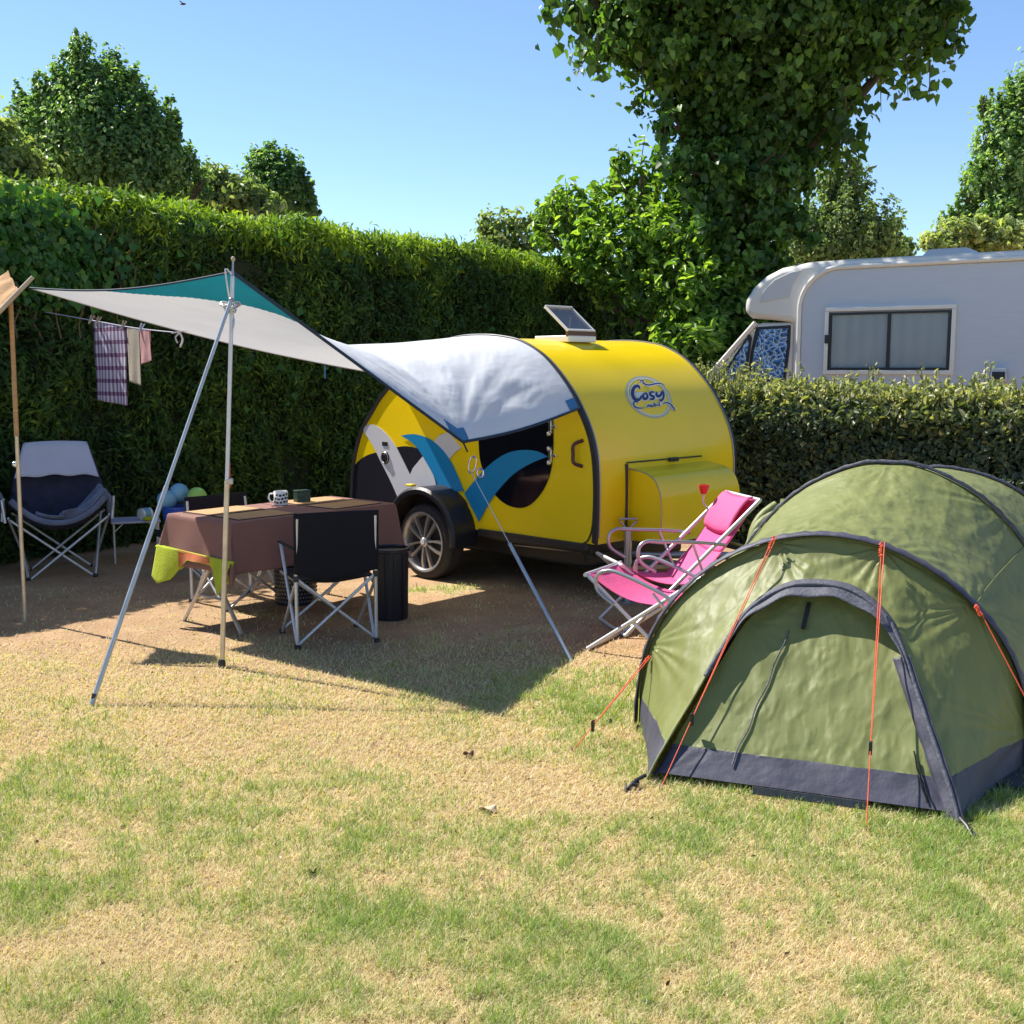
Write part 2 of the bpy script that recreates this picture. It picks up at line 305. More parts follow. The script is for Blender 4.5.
def make_ground():
    m, nt, b = nodes('turf_and_dirt'); N, L = nt.nodes, nt.links
    at = N.new('ShaderNodeAttribute'); at.attribute_name = 'green'; tc = N.new('ShaderNodeTexCoord')
    def nz(sc, det=5):
        n = N.new('ShaderNodeTexNoise'); n.inputs['Scale'].default_value = sc; n.inputs['Detail'].default_value = det; n.inputs['Roughness'].default_value = .65; L.new(tc.outputs['Object'], n.inputs['Vector']); return n
    n1 = nz(45); n2 = nz(3.); n3 = nz(160, 3)
    ad = N.new('ShaderNodeMath'); ad.operation = 'MULTIPLY_ADD'; ad.inputs[1].default_value = .5; L.new(n1.outputs['Fac'], ad.inputs[0])
    sb = N.new('ShaderNodeMath'); sb.operation = 'SUBTRACT'; sb.inputs[1].default_value = .25; L.new(at.outputs['Fac'], sb.inputs[0]); L.new(sb.outputs[0], ad.inputs[2])
    r = N.new('ShaderNodeValToRGB'); cr = r.color_ramp; cr.elements.new(.5); cr.elements.new(.3)
    for e, (p, c) in zip(cr.elements, ((0,(.40,.26,.15)),(.3,(.47,.35,.20)),(.55,(.42,.38,.18)),(.9,(.27,.31,.11)))): e.position = p; e.color = (*c, 1)
    L.new(ad.outputs[0], r.inputs[0])
    mr = N.new('ShaderNodeMapRange'); mr.inputs[1].default_value = .3; mr.inputs[2].default_value = .7; mr.inputs[3].default_value = .82; mr.inputs[4].default_value = 1.15; L.new(n2.outputs['Fac'], mr.inputs[0])
    m3 = N.new('ShaderNodeMapRange'); m3.inputs[1].default_value = .35; m3.inputs[2].default_value = .65; m3.inputs[3].default_value = .6; m3.inputs[4].default_value = 1.3; L.new(n3.outputs['Fac'], m3.inputs[0])
    mm = N.new('ShaderNodeMath'); mm.operation = 'MULTIPLY'; L.new(mr.outputs[0], mm.inputs[0]); L.new(m3.outputs[0], mm.inputs[1])
    vs = N.new('ShaderNodeVectorMath'); vs.operation = 'SCALE'; L.new(r.outputs[0], vs.inputs[0]); L.new(mm.outputs[0], vs.inputs['Scale']); L.new(vs.outputs[0], b.inputs['Base Color'])
    b.inputs['Roughness'].default_value = .95; b.inputs['Specular IOR Level'].default_value = .15
    bp = N.new('ShaderNodeBump'); bp.inputs['Strength'].default_value = .8; bp.inputs['Distance'].default_value = .012; L.new(n1.outputs['Fac'], bp.inputs['Height']); L.new(bp.outputs[0], b.inputs['Normal'])
    def axis(a, b_, st): 
        fine = np.arange(a, b_+.001, st); far = np.array([1,2,4,8,16,32,64,140,300,600]); return np.concatenate([a-far[::-1], fine, b_+far])
    X, Y = np.meshgrid(axis(-6, 6, .06), axis(.5, 13, .06), indexing='ij'); nx, ny = X.shape
    Zz = np.where((abs(X) < 7) & (Y > 0) & (Y < 14), gheight(X, Y), 0); g = green(X, Y)
    me = bpy.data.meshes.new('ground'); V = np.stack([X, Y, Zz], -1).reshape(-1, 3)
    i = np.arange(nx*ny).reshape(nx, ny); Fi = np.stack([i[:-1,:-1], i[1:,:-1], i[1:,1:], i[:-1,1:]], -1).reshape(-1, 4); nf = len(Fi)
    me.vertices.add(len(V)); me.vertices.foreach_set('co', V.reshape(-1)); me.loops.add(nf*4); me.loops.foreach_set('vertex_index', Fi.reshape(-1).astype(np.int32))
    me.polygons.add(nf); me.polygons.foreach_set('loop_start', np.arange(0, nf*4, 4, dtype=np.int32)); me.polygons.foreach_set('loop_total', np.full(nf, 4, dtype=np.int32))
    me.update(calc_edges=True); a = me.attributes.new('green', 'FLOAT', 'POINT'); a.data.foreach_set('value', g.reshape(-1).astype(np.float32)); me.materials.append(m)
    o = bpy.data.objects.new('ground', me); C.objects.link(o); tag(o, kind='structure')
def make_grass(n=1250000):
    Y = 2.1*(8.6/2.1)**RNG.random(n); X = (RNG.random(n)-.5)*2*(.47*Y+.35); k_ = int(n*.72); sgn = np.where(RNG.random(n-k_) < .5, -1, 1); X[k_:] = sgn*(.47*Y[k_:]+.35+RNG.random(n-k_)*1.7)
    g = green(X, Y); keep = RNG.random(n) < np.clip(.58+g*.8-np.clip((Y-5.6)*.4, 0, .6), .04, 1); X, Y, g = X[keep], Y[keep], g[keep]; n = len(X)
    gr = RNG.random(n) < (g*.95-.0)
    Ln = np.where(gr, RNG.uniform(.022,.052,n), RNG.uniform(.02,.055,n))*np.clip(.7+g*.6, .5, 1.3); lean = np.where(gr, RNG.uniform(.3,1.25,n), RNG.uniform(.85,1.5,n)); an = RNG.random(n)*2*PI
    W = RNG.uniform(.0006,.0013,n)*np.clip(Y/3.0, 1, 2.2); Zg = gheight(X, Y)
    dx, dy = np.cos(an), np.sin(an); sx, sy = -dy, dx; hz = np.cos(lean)*Ln+.003; hr = np.sin(lean)*Ln
    V = np.empty((n,5,3)); V[:,0] = np.stack([X-sx*W, Y-sy*W, Zg-.002], 1); V[:,1] = np.stack([X+sx*W, Y+sy*W, Zg-.002], 1)
    mz = Zg+hz*.65; V[:,2] = np.stack([X+dx*hr*.45+sx*W*.8, Y+dy*hr*.45+sy*W*.8, mz], 1); V[:,3] = np.stack([X+dx*hr*.45-sx*W*.8, Y+dy*hr*.45-sy*W*.8, mz], 1)
    V[:,4] = np.stack([X+dx*hr, Y+dy*hr, Zg+hz], 1)
    me = bpy.data.meshes.new('grass'); me.vertices.add(n*5); me.vertices.foreach_set('co', V.reshape(-1))
    b = (np.arange(n)*5)[:,None]; li = np.concatenate([b+np.array([[0,1,2,3]]), b+np.array([[3,2,4]])], 1).reshape(-1).astype(np.int32)
    me.loops.add(n*7); me.loops.foreach_set('vertex_index', li); me.polygons.add(n*2)
    st = np.stack([np.arange(n)*7, np.arange(n)*7+4], 1).reshape(-1).astype(np.int32); me.polygons.foreach_set('loop_start', st); me.polygons.foreach_set('loop_total', np.tile([4,3], n).astype(np.int32))
    me.update(calc_edges=True)
    sh = np.where(gr, RNG.uniform(.55,1.,n), RNG.uniform(0,.45,n)); a = me.attributes.new('shade', 'FLOAT', 'POINT'); a.data.foreach_set('value', np.repeat(sh, 5).astype(np.float32))
    me.materials.append(leafmat('grass_blade', [(0,(.50,.37,.21)),(.25,(.74,.64,.42)),(.45,(.62,.56,.32)),(.55,(.40,.43,.17)),(.8,(.22,.33,.08)),(1,(.32,.44,.12))], .3, .6, .2))
    o = bpy.data.objects.new('grass', me); C.objects.link(o); tag(o, 'short dry lawn of mixed green blades and straw', 'grass', kind='stuff')
make_ground(); make_grass()
nl_ = 2600; yy = 2.2+RNG.random(nl_)**1.3*7; xx = (RNG.random(nl_)-.5)*2*(.47*yy+.4); PL = np.stack([xx, yy, gheight(xx, yy)+RNG.uniform(.006,.022,nl_)], 1)
lt = leaves('leaf_litter', PL, RNG.normal(size=(nl_,3))*.5+np.array([0,0,1.]), RNG.uniform(.006,.02,nl_), RNG.random(nl_), leafmat('litter', [(0,(.10,.06,.03)),(.6,(.30,.20,.10)),(1,(.60,.52,.36))], .1, .8, .2), None, 'oval', .5)
tag(lt, 'tiny dry leaf scraps and twigs strewn through the lawn', 'litter', kind='stuff')
# dead leaves lying on the lawn
for px, py, s, lb in ((487,812,.045,'pale curled dead leaf on the bare patch of lawn'),(468,757,.03,'small brown dead leaf lying just beyond the pale curled one'),(312,876,.018,'tiny dark leaf scrap on the lawn nearest the camera')):
    c = G(px, py); gz = float(gheight(np.array([c.x]), np.array([c.y]))[0])
    mb = MB().grid(lambda u, v: (c.x+(u-.5)*s*1.6, c.y+(v-.5)*s*(1.2-abs(u-.5)*2), gz+.018+.012*math.sin(u*5)*math.cos(v*4)), 8, 5)
    tag(mb.build('dead_leaf', mat('dead_leaf', (.55,.42,.28) if s > .04 else (.12,.06,.03), .8), smooth=80, solid=.001), lb, 'leaf')
# ------------------------------------------------------------ hedges
def hedge(name, label, A, d, L0, L1, h, thick, seedy, lm, n, size, kind, width, top_up, shade_fn, wob=.16, back=True):
    root = empty(name, (A[0], A[1], 0)); tag(root, label, 'hedge')
    dv = Vector((d[0], d[1], 0)).normalized(); nb = Vector((-dv.y, dv.x, 0))     # nb points to the back
    def P(u, w, z): return Vector((0,0,0))+dv*u+nb*w+Vector((0,0,z))
    e = .22
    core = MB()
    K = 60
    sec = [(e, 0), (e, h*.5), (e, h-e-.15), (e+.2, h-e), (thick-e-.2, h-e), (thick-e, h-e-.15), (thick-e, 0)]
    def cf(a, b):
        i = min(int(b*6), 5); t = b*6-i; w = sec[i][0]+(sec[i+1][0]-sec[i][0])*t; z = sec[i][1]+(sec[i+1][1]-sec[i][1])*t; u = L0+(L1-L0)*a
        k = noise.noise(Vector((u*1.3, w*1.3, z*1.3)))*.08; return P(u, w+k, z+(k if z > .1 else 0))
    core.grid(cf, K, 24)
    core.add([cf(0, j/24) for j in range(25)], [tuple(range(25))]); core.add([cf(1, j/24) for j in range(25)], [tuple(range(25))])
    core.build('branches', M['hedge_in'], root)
    Lt = L1-L0; af, atp = h*Lt, thick*Lt; nf = int(n*af/(af+atp*1.3)); ntp = n-nf
    dvn, nbn = np.array(dv), np.array(nb)
    u = L0+RNG.random(nf)*Lt; z = RNG.random(nf)**.9*h; wb = (fbm(u*1.6+9, z*1.6, seedy)-.5)*wob*2.2+(fbm(u*6, z*6, seedy+4)-.5)*wob
    w = wb+.04+RNG.random(nf)**1.5*.16; edge = np.clip((z-(h-.28))/.28, 0, 1); w += edge**2*.22
    ang_ = (fbm(u*2.2+3, z*2.2, seedy+11)-.5)*4.5+RNG.normal(size=nf)*.5; upf = np.sin(ang_)[:,None]*dvn*1.+np.array([0,0,1.])*np.cos(ang_)[:,None]*.8
    Pn = u[:,None]*dvn+w[:,None]*nbn; Pn[:,2] = z
    Nn = -nbn[None,:]*.9+RNG.normal(size=(nf,3))*.55+np.array([0,0,.35]); S = size*RNG.uniform(.6,1.35,nf); sh = shade_fn(u, z, nf, False)
    u2 = L0+RNG.random(ntp)*Lt; w2 = RNG.random(ntp)*thick; tz = h+(fbm(u2*2, w2*2, seedy+7)-.5)*wob*1.3-np.clip(.18-w2, 0, .2)*1.2-np.clip(w2-thick+.18, 0, .2)-RNG.random(ntp)**2*.16+np.abs(RNG.normal(size=ntp))*.055
    P2 = u2[:,None]*dvn+w2[:,None]*nbn; P2[:,2] = tz
    N2 = RNG.normal(size=(ntp,3))*.9+np.array([0,0,.5]); S2 = size*RNG.uniform(.7,1.5,ntp); sh2 = shade_fn(u2, tz, ntp, True)
    up = np.concatenate([upf, np.tile(np.array([0,0,top_up]), (ntp,1))])
    leaves('foliage', np.concatenate([Pn,P2]), np.concatenate([Nn,N2]), np.concatenate([S,S2]), np.concatenate([sh,sh2]), lm, root, kind, width, up)
    return root, P, h
HD = (.57, .82); HA = (-4.02, 9.86)
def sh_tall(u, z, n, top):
    b = RNG.normal(.85 if top else .44, .14, n)+(fbm(u*1.5, z*1.5, 31)-.5)*.6  # top sprays coloured brighter, painting the sunlit crest into the leaf tone
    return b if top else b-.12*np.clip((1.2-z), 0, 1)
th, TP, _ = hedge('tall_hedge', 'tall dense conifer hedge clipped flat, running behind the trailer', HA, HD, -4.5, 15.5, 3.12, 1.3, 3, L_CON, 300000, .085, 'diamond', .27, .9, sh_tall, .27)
# ivy growing through the left of the tall hedge
n = 1500; u = RNG.normal(.05, .33, n); z = 2.62+RNG.normal(size=n)*.20-.16*u; ok = (z < 3.15) & (z > 2.15) & (u > -2); u, z = u[ok], z[ok]; n = len(u)
dv = Vector((*HD, 0)).normalized(); nbv = np.array((-dv.y, dv.x, 0)); P = np.array((HA[0], HA[1], 0))+u[:,None]*np.array(dv)-nbv*(.02+RNG.random(n)[:,None]*.12); P[:,2] = z
io = empty('ivy', (0,0,0)); io.location = (HA[0], HA[1], 0); P -= np.array((HA[0], HA[1], 0)); tag(io, 'broad leaved ivy climbing over the left end of the tall hedge', 'ivy')
leaves('foliage', P, -nbv*1.+RNG.normal(size=(n,3))*.4+np.array([0,0,.5]), RNG.uniform(.05,.10,n), RNG.normal(.5,.25,n), L_IVY, io, 'heart', .9, np.array([0,0,-.8]))
sm = MB()
for k in range(9):
    a = Vector((-.6+k*.2, 0, 0)); pts = [Vector(dv)*a.x+Vector(nbv)*.0+Vector((0,0,z_))+Vector((random.uniform(-.05,.05),0,0)) for z_ in np.linspace(1.9, 2.9, 9)]; sm.tube(pts, .008, 5)
sm.build('stem', M['twig'], io)
# ivy sprigs further along the hedge face
n = 150; u = RNG.uniform(1.2, 9, n); z = RNG.uniform(1.2, 3.0, n); P = u[:,None]*np.array(dv)-nbv*.03; P[:,2] = z
i2 = empty('ivy', (HA[0], HA[1], 0)); tag(i2, 'scattered ivy sprigs poking out along the middle of the tall hedge', 'ivy')
leaves('foliage', P, -nbv*1.+RNG.normal(size=(n,3))*.4+np.array([0,0,.5]), RNG.uniform(.06,.10,n), RNG.normal(.4,.25,n), L_IVY, i2, 'heart', .9, np.array([0,0,-.8]))
# low hedge
LD = (.83, -.557); LA = (3.11, 10.0)
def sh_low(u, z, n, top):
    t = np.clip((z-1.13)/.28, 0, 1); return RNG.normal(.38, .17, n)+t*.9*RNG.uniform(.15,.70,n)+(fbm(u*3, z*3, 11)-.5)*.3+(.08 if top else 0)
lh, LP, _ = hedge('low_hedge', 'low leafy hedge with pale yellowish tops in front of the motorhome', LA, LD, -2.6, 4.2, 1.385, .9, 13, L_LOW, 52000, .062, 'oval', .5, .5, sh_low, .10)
ldv = Vector((*LD, 0)).normalized(); lnb = Vector((-ldv.y, ldv.x, 0))
tw = MB(); Pp = []; 
for k in range(420):
    u = random.uniform(-2.5, 3.5) if k < 330 else random.uniform(-2.4, -1.2); w = random.uniform(.02, .8); hh = random.uniform(.05, .2)*(1.7 if random.random() < .15 else 1)+(0 if k < 330 else random.uniform(.05,.2)); b = Vector(ldv)*u+lnb*w+Vector((0,0,1.33)); t = b+Vector((random.uniform(-.05,.05), random.uniform(-.05,.05), hh+.05))
    tw.tube([b, t], .003, 4)
    for j in range(9): q = b.lerp(t, .3+.7*j/8); Pp.append(q+Vector((random.uniform(-.02,.02), random.uniform(-.02,.02), 0)))
tag(tw.build('twig', M['twig'], lh), kind='stuff'); n = len(Pp)
leaves('shoots', np.array(Pp), RNG.normal(size=(n,3))+np.array([0,0,.3]), RNG.uniform(.04,.07,n), RNG.normal(.8,.13,n), L_LOW, lh, 'oval', .45, np.array([0,0,.8]))
# ------------------------------------------------------------ trees
def tree(name, label, cat, base, blobs, n, size, lm, kind='oval', width=.6, trunk=.15, clump=.16, up=None, group=None, shade=(.5,.2), ncl=60, limb=True, trunk_top=None, stretch=1.):
    bx, by = base; root = empty(name, (bx, by, 0)); tag(root, label, cat, group)
    vols = []; cs = []
    for px, py, Y, rx, ry in blobs:
        c = D(px, py, Y); k = Y/F; cs.append((np.array(c)-np.array((bx, by, 0)), rx*k, ry*k)); vols.append(rx*rx*ry)
    vols = np.array(vols, float)**.75; vols /= vols.sum(); P = []; Nn = []; SH = []
    for (c, rx, rz), f in zip(cs, vols):
        nc = max(6, int(ncl*f*len(cs))); nl = int(n*f)
        d = RNG.normal(size=(nc,3)); d /= np.linalg.norm(d, axis=1, keepdims=True); rr = RNG.random(nc)**.45*1.06; rr = np.where(RNG.random(nc) < .16, rr*1.2, rr)
        cc = c+d*rr[:,None]*np.array([rx, rx*.9, rz]); cl = RNG.integers(0, nc, nl); rad = clump*(rx+rz)/2*RNG.uniform(.45,1.35,nc)
        off = RNG.normal(size=(nl,3))*rad[cl][:,None]*(.62 if stretch == 1. else .36); off *= np.where(RNG.random(nl) < .15, 2.1, 1.)[:,None]
        if stretch > 1.:
            sd_ = d*np.array([1,1,.5])*.55+RNG.normal(size=(nc,3))*.28+np.array([0,0,1.1*(stretch-1)]); sd_ /= np.linalg.norm(sd_, axis=1, keepdims=True)
            tt = RNG.random(nl)**1.3*1.3-.45; off = off*(1.15-.75*np.clip(tt,0,1))[:,None]+sd_[cl]*(tt*rad[cl]*2.6)[:,None]
        P.append(cc[cl]+off); o = off/(np.linalg.norm(off, axis=1, keepdims=True)+1e-6); Nn.append(o*.6+d[cl]*.5+RNG.normal(size=(nl,3))*.6+np.array([0,0,.45])); SH.append(RNG.normal(shade[0], shade[1], nl)+(RNG.random(nc)*.3-.15)[cl])
    P = np.concatenate(P); n2 = len(P)
    P[:,2] = np.maximum(P[:,2], .3)
    leaves('crown', P, np.concatenate(Nn), size*RNG.uniform(.6,1.35,n2), np.concatenate(SH), lm, root, kind, width, up)
    t = MB(); top = max(c[2] for c, a, b in cs) if trunk_top is None else trunk_top; mid = cs[0][0]
    path = [Vector((0,0,-.1)), Vector((mid[0]*.3, mid[1]*.3, top*.3)), Vector((mid[0]*.8, mid[1]*.8, top*.65)), Vector((mid[0], mid[1], top))]; sp_ = smoothpts(path, 5)
    t.tube(sp_, [trunk*(1-.75*i/(len(sp_)-1)) for i in range(len(sp_))], 12)
    t.build('trunk', M['bark'], root, 60)
    if limb:
        for c, rx, rz in cs:
            lb = MB()
            s = sp_[min(len(sp_)-2, int(len(sp_)*.55))]
            e = Vector(c); m_ = s.lerp(e, .5)+Vector((0,0,-.15)); lb.tube(smoothpts([s, m_, e], 4), [trunk*(.45-.4*i/8) for i in range(9)], 7)
            for q in range(7):
                dd = Vector(RNG.normal(size=3)); dd.normalize(); dd.z = abs(dd.z)*.7+.2; lb.tube([m_.lerp(e, .5+q*.07), e+Vector((dd.x*rx*.85, dd.y*rx*.8, dd.z*rz*.8))], [trunk*.14, trunk*.04], 5)
            lb.build('limb', M['bark'], root, 60)
    return root
b = D(105, 368, 20)
tree('poplar_tree', 'largest dark green tree rising behind the left of the tall hedge', 'tree', (b.x, b.y),
     [(100,150,20,48,62),(60,155,20.3,38,50),(145,165,19.8,36,50),(78,66,20,13,26),(88,95,20,20,34),(112,78,20.2,14,28),(62,100,20,16,32),(40,98,20,10,26),(22,108,20.4,9,22),(135,95,20,13,30),(150,125,20,12,32),(172,122,20,8,24),(168,155,20,14,36),(190,172,20.2,10,26),(203,190,20.2,7,18),(30,135,20.5,16,30),(15,145,20.5,10,24)], 42000, .085, L_TREE, 'oval', .6, .2, .18, np.array([0,0,.9]), shade=(.55,.27), ncl=150, stretch=2.2)
b = D(0, 368, 17)
tree('leafy_tree', 'pale small leaved tree at the far left edge above the hedge', 'tree', (b.x, b.y), [(-10,190,17,45,55),(15,180,17.3,25,38),(-30,150,17,35,35)], 12000, .11, L_PALE, 'oval', .55, .12, .2)
b = D(275, 368, 24)
tree('leafy_tree', 'small round topped tree peeping over the hedge', 'tree', (b.x, b.y), [(275,195,24,28,30),(258,172,24,10,20),(272,166,24,10,20),(290,178,24,12,24),(303,190,24,8,22),(312,205,24,7,16)], 8500, .10, L_TREE, 'oval', .6, .12, .2, np.array([0,0,.8]), stretch=2.2, ncl=80)
b = D(225, 368, 22)
tree('leafy_bush', 'brownish olive bush between the big left tree and the small round one', 'bush', (b.x, b.y), [(235,200,22,28,24),(215,190,22,16,20),(205,200,22,20,30),(262,206,22,20,14)], 9000, .12, L_PALE, 'oval', .6, .08, .2)
b = D(505, 368, 24)
tree('leafy_bush', 'faint greyish shrub tip showing over the middle of the hedge', 'bush', (b.x, b.y), [(500,228,24,20,20),(520,222,24,12,12),(488,235,24,12,16),(500,258,24,30,24),(530,250,24,22,22)], 2500, .13, L_PALE, 'oval', .6, .06, .25)
# bright bush with long shoots in front of the ivy clad tree
b = D(640, 368, 17)
bush = tree('hazel_bush', 'bright green leafy bush with long upright shoots beside the ivy clad tree', 'bush', (b.x, b.y),
     [(640,265,16.6,60,55),(580,235,17,32,36),(690,245,16.3,48,52),(700,300,15.6,42,42),(640,215,16.8,34,40),(690,195,16.6,30,36),(560,215,17.2,22,26),(625,180,17,14,26),(545,230,17.2,14,22),(725,280,15.6,22,36),(710,345,15.6,50,40)], 12500, .14, L_BUSH, 'oval', .40, .1, .22, np.array([0,0,-.2]), shade=(.55,.28), ncl=70, stretch=1.6)
Pp = []; tw = MB()
for px, py0, py1 in ((566,240,178),(612,200,148),(633,190,138),(655,185,150),(545,235,190),(590,220,182),(700,200,170),(676,180,160),(640,205,160),(725,230,205)):
    a = D(px, py0, 16.8)-Vector((b.x, b.y, 0)); c = D(px+random.uniform(-8,12), py1, 16.8)-Vector((b.x, b.y, 0)); MB().tube([a, a.lerp(c,.5)+Vector((.03,0,0)), c], [.014,.009,.004], 5).build('shoot', M['twig'], bush, 60)
    for j in range(26):
        q = a.lerp(c, j/25); an = random.uniform(0, 2*PI); Pp.append(q+Vector((math.cos(an), math.sin(an), 0))*random.uniform(.04,.14))
n = len(Pp); leaves('shoot_leaves', np.array(Pp), RNG.normal(size=(n,3))*.6+np.array([0,0,.6]), RNG.uniform(.12,.2,n), RNG.normal(.6,.2,n), L_BUSH, bush, 'oval', .4)
# ivy clad poplar
b = D(750, 368, 16.5)
big = tree('ivy_clad_tree', 'huge tree with trunk smothered in dark ivy, rising behind the motorhome', 'tree', (b.x, b.y),
     [(755,60,16.5,100,80),(745,150,16.5,72,60),(740,215,16.5,55,50),(735,260,16.3,45,50),(745,310,16.5,50,50),(760,20,16.2,150,60),(760,-120,16.5,200,110),(640,20,16.5,60,42),(590,-5,16.6,46,30),(880,25,16.3,58,50),(925,20,16.3,42,44),(790,105,16.2,50,50),(700,90,16.4,45,45),(690,140,16.4,32,40),(792,165,16.4,20,30),(800,60,16,60,50),(745,230,15.8,58,55),(757,290,15.8,34,50),(735,180,15.8,62,50),(765,200,15.9,28,40)], 120000, .105, L_DARK, 'heart', .8, .34, .13, np.array([0,0,-.9]), shade=(.47,.26), ncl=110, trunk_top=8.0)
Pp = []; tw = MB(); bo = Vector((b.x, b.y, 0))
for px, py0, py1, w in ((845,90,172,16),(858,120,175,10),(835,100,150,12),(905,40,98,30),(945,20,60,22),(960,0,50,10),(880,60,112,18),(580,10,70,12),(598,20,82,14),(552,0,28,14),(640,40,80,20),(615,30,60,16),(930,60,96,20),(760,60,130,30),(665,90,140,16),(660,130,170,8),(560,10,40,10)):
    a = D(px, py0, 15.8)-bo; c = D(px+random.uniform(-4,4), py1, 15.8)-bo; MB().tube([a, c], [.012,.004], 5).build('hanging_twig', M['twig'], big, 60)
    for j in range(int(6+(py1-py0)/3.5)):
        t = random.random(); q = a.lerp(c, t); s = w*15.8/F*(1-.4*t); Pp.append(q+Vector((random.gauss(0,s*.5), random.gauss(0,.25), random.gauss(0,.06))))
n = len(Pp)
leaves('hanging_leaves', np.array(Pp), RNG.normal(size=(n,3))*.7+np.array([0,-.5,.4]), RNG.uniform(.12,.19,n), RNG.normal(.4,.25,n), L_DARK, big, 'heart', .9, np.array([0,0,-1.2]))
b = D(835, 368, 40)
tree('poplar_tree', 'grey green tree far off between the ivy clad tree and the sky', 'tree', (b.x, b.y), [(835,240,40,55,40),(845,200,40,22,40),(830,180,40,14,30),(870,240,40,26,28),(805,245,40,30,30),(850,170,40,8,16),(882,250,40,16,16)], 20000, .15, L_PALE, 'oval', .6, .3, .17, np.array([0,0,.8]), shade=(.3,.2), stretch=2.3, ncl=110)
b = D(910, 368, 55)
tree('leafy_tree', 'tiny distant treetop just above the motorhome roof', 'tree', (b.x, b.y), [(902,250,55,10,12),(895,258,55,14,8)], 1200, .3, L_PALE, 'oval', .6, .2, .25)
b = D(1010, 368, 30)
tree('poplar_tree', 'tall tree with feathery branches at the right edge of the photo', 'tree', (b.x, b.y), [(1018,180,30,36,66),(1000,120,30,12,30),(1015,100,30,12,24),(985,110,30,8,20),(982,150,30,12,28),(980,190,30,16,30),(1045,120,30,36,60),(1000,225,30,40,28),(968,205,30,10,24),(955,222,30,14,20)], 22000, .12, L_TREE, 'oval', .6, .25, .18, np.array([0,0,.8]), shade=(.75,.22), stretch=2.3, ncl=110)
b = D(960, 368, 26)
tree('leafy_bush', 'straw tinted olive bush below the tall tree at the right edge', 'bush', (b.x, b.y), [(965,232,26,26,14),(945,240,26,22,12),(990,240,26,20,12),(1010,240,26,30,16)], 7000, .15, L_PALE, 'oval', .5, .1, .2, shade=(.75,.2))
# bird
bp = D(183, 4, 40); bd = empty('bird', bp); tag(bd, 'tiny dark bird flying high in the sky', 'bird')
MB().ball((0,0,0), (.10,.04,.035)).build('body', M['plastic_blk'], bd); MB().prism([(-.03,0,0),(.04,0,0),(-.05,.17,.05),(-.08,.17,.05)], (0,0,.008)).build('wing', M['plastic_blk'], bd); MB().prism([(-.03,0,0),(.04,0,0),(-.05,-.17,.05),(-.08,-.17,.05)], (0,0,.008)).build('wing', M['plastic_blk'], bd)
# ------------------------------------------------------------ motorhome
MH = Frame(3.79, 13.3, -33.9); mh = MH.root('motorhome'); tag(mh, 'white motorhome with closed curtains parked behind the low hedge', 'motorhome')
def mp(x, y, yo=0.): return MH.onY(700+x/3.16, 220+y/3.16, yo)          # from a spot on the far vehicle's side
W = 2.25
def side_poly(pts, y0, d, name, m, bevel=0, parent=mh, k=0): return MB().prism([Vector((p[0], y0, p[1])) for p in pts], (0, d, 0)).build(name, m, parent, 30, bevel)
body = [(-.62,2.18),(-.9,2.22),(-1.14,2.24),(-1.24,2.32),(-1.22,2.46),(-1.13,2.6),(-.98,2.73),(-.78,2.82),(-.45,2.87),(0,2.88),(5.4,2.88),(5.4,.45),(-.62,.45)]
side_poly(body, .03, W-.06, 'shell', M['mh_white'], .07)
pan = [(-.5,.5)]+[(-.5,2.05)]+[(-.5+.42*(1-math.cos(a)), 2.36+.40*math.sin(a)) for a in np.linspace(0, PI/2, 9)]+[(5.32,2.76),(5.32,.5)]
side_poly(pan, .012, .03, 'side_panel', M['mh_side'])
arc = [Vector((-.53,-.0,.5)), Vector((-.53,0,2.3))]+[Vector((-.53+.46*(1-math.cos(a)), 0, 2.33+.46*math.sin(a))) for a in np.linspace(0.1, PI/2, 10)]+[Vector((5.35,0,2.80))]
MB().tube(arc, .028, 8).build('trim_strip', M['mh_white'], mh, 60)
side_poly([(-1.03,2.42),(-.98,2.56),(-.85,2.68),(-.66,2.76),(-.52,2.78),(-.62,2.62),(-.66,2.47)], .018, .02, 'grey_recess', M['mh_grey'], .004)
cab = [(-.62,.45),(-.62,2.19),(-1.06,2.19),(-1.62,1.58),(-2.35,1.22),(-2.52,1.0),(-2.55,.45)]
side_poly(cab, .1, W-.2, 'cab', M['mh_white'], .05)
sc = MB().prism([Vector((-1.12,.2,2.17)), Vector((-1.64,.2,1.60)), Vector((-1.64,W-.2,1.60)), Vector((-1.12,W-.2,2.17))], (-.02,0,.02)).build('windscreen', M['foil'], mh)
def poly_px(pts, yo): return [(MH.onY(700+x/3.16, 220+y/3.16, yo).x, MH.onY(700+x/3.16, 220+y/3.16, yo).z) for x, y in pts]
g1 = poly_px([(178,338),(287,332),(284,400),(270,510),(150,512),(160,420)], .09); side_poly(g1, .075, .03, 'window_seal', M['trim'], .008)
g2 = poly_px([(190,347),(277,342),(274,400),(262,502),(160,504),(170,420)], .07); side_poly(g2, .065, .012, 'door_window', M['foil'])
g3 = poly_px([(156,360),(164,372),(143,512),(70,512),(82,470)], .09); side_poly(g3, .075, .03, 'window_seal', M['trim'], .006)
g4 = poly_px([(150,378),(154,390),(134,505),(84,505),(92,470)], .07); side_poly(g4, .065, .012, 'quarter_window', M['foil'])
MB().tube([(-1.10,.09,2.19),(-1.66,.09,1.59),(-2.3,.12,1.27)], .035, 8).build('pillar', M['mh_white'], mh, 60)
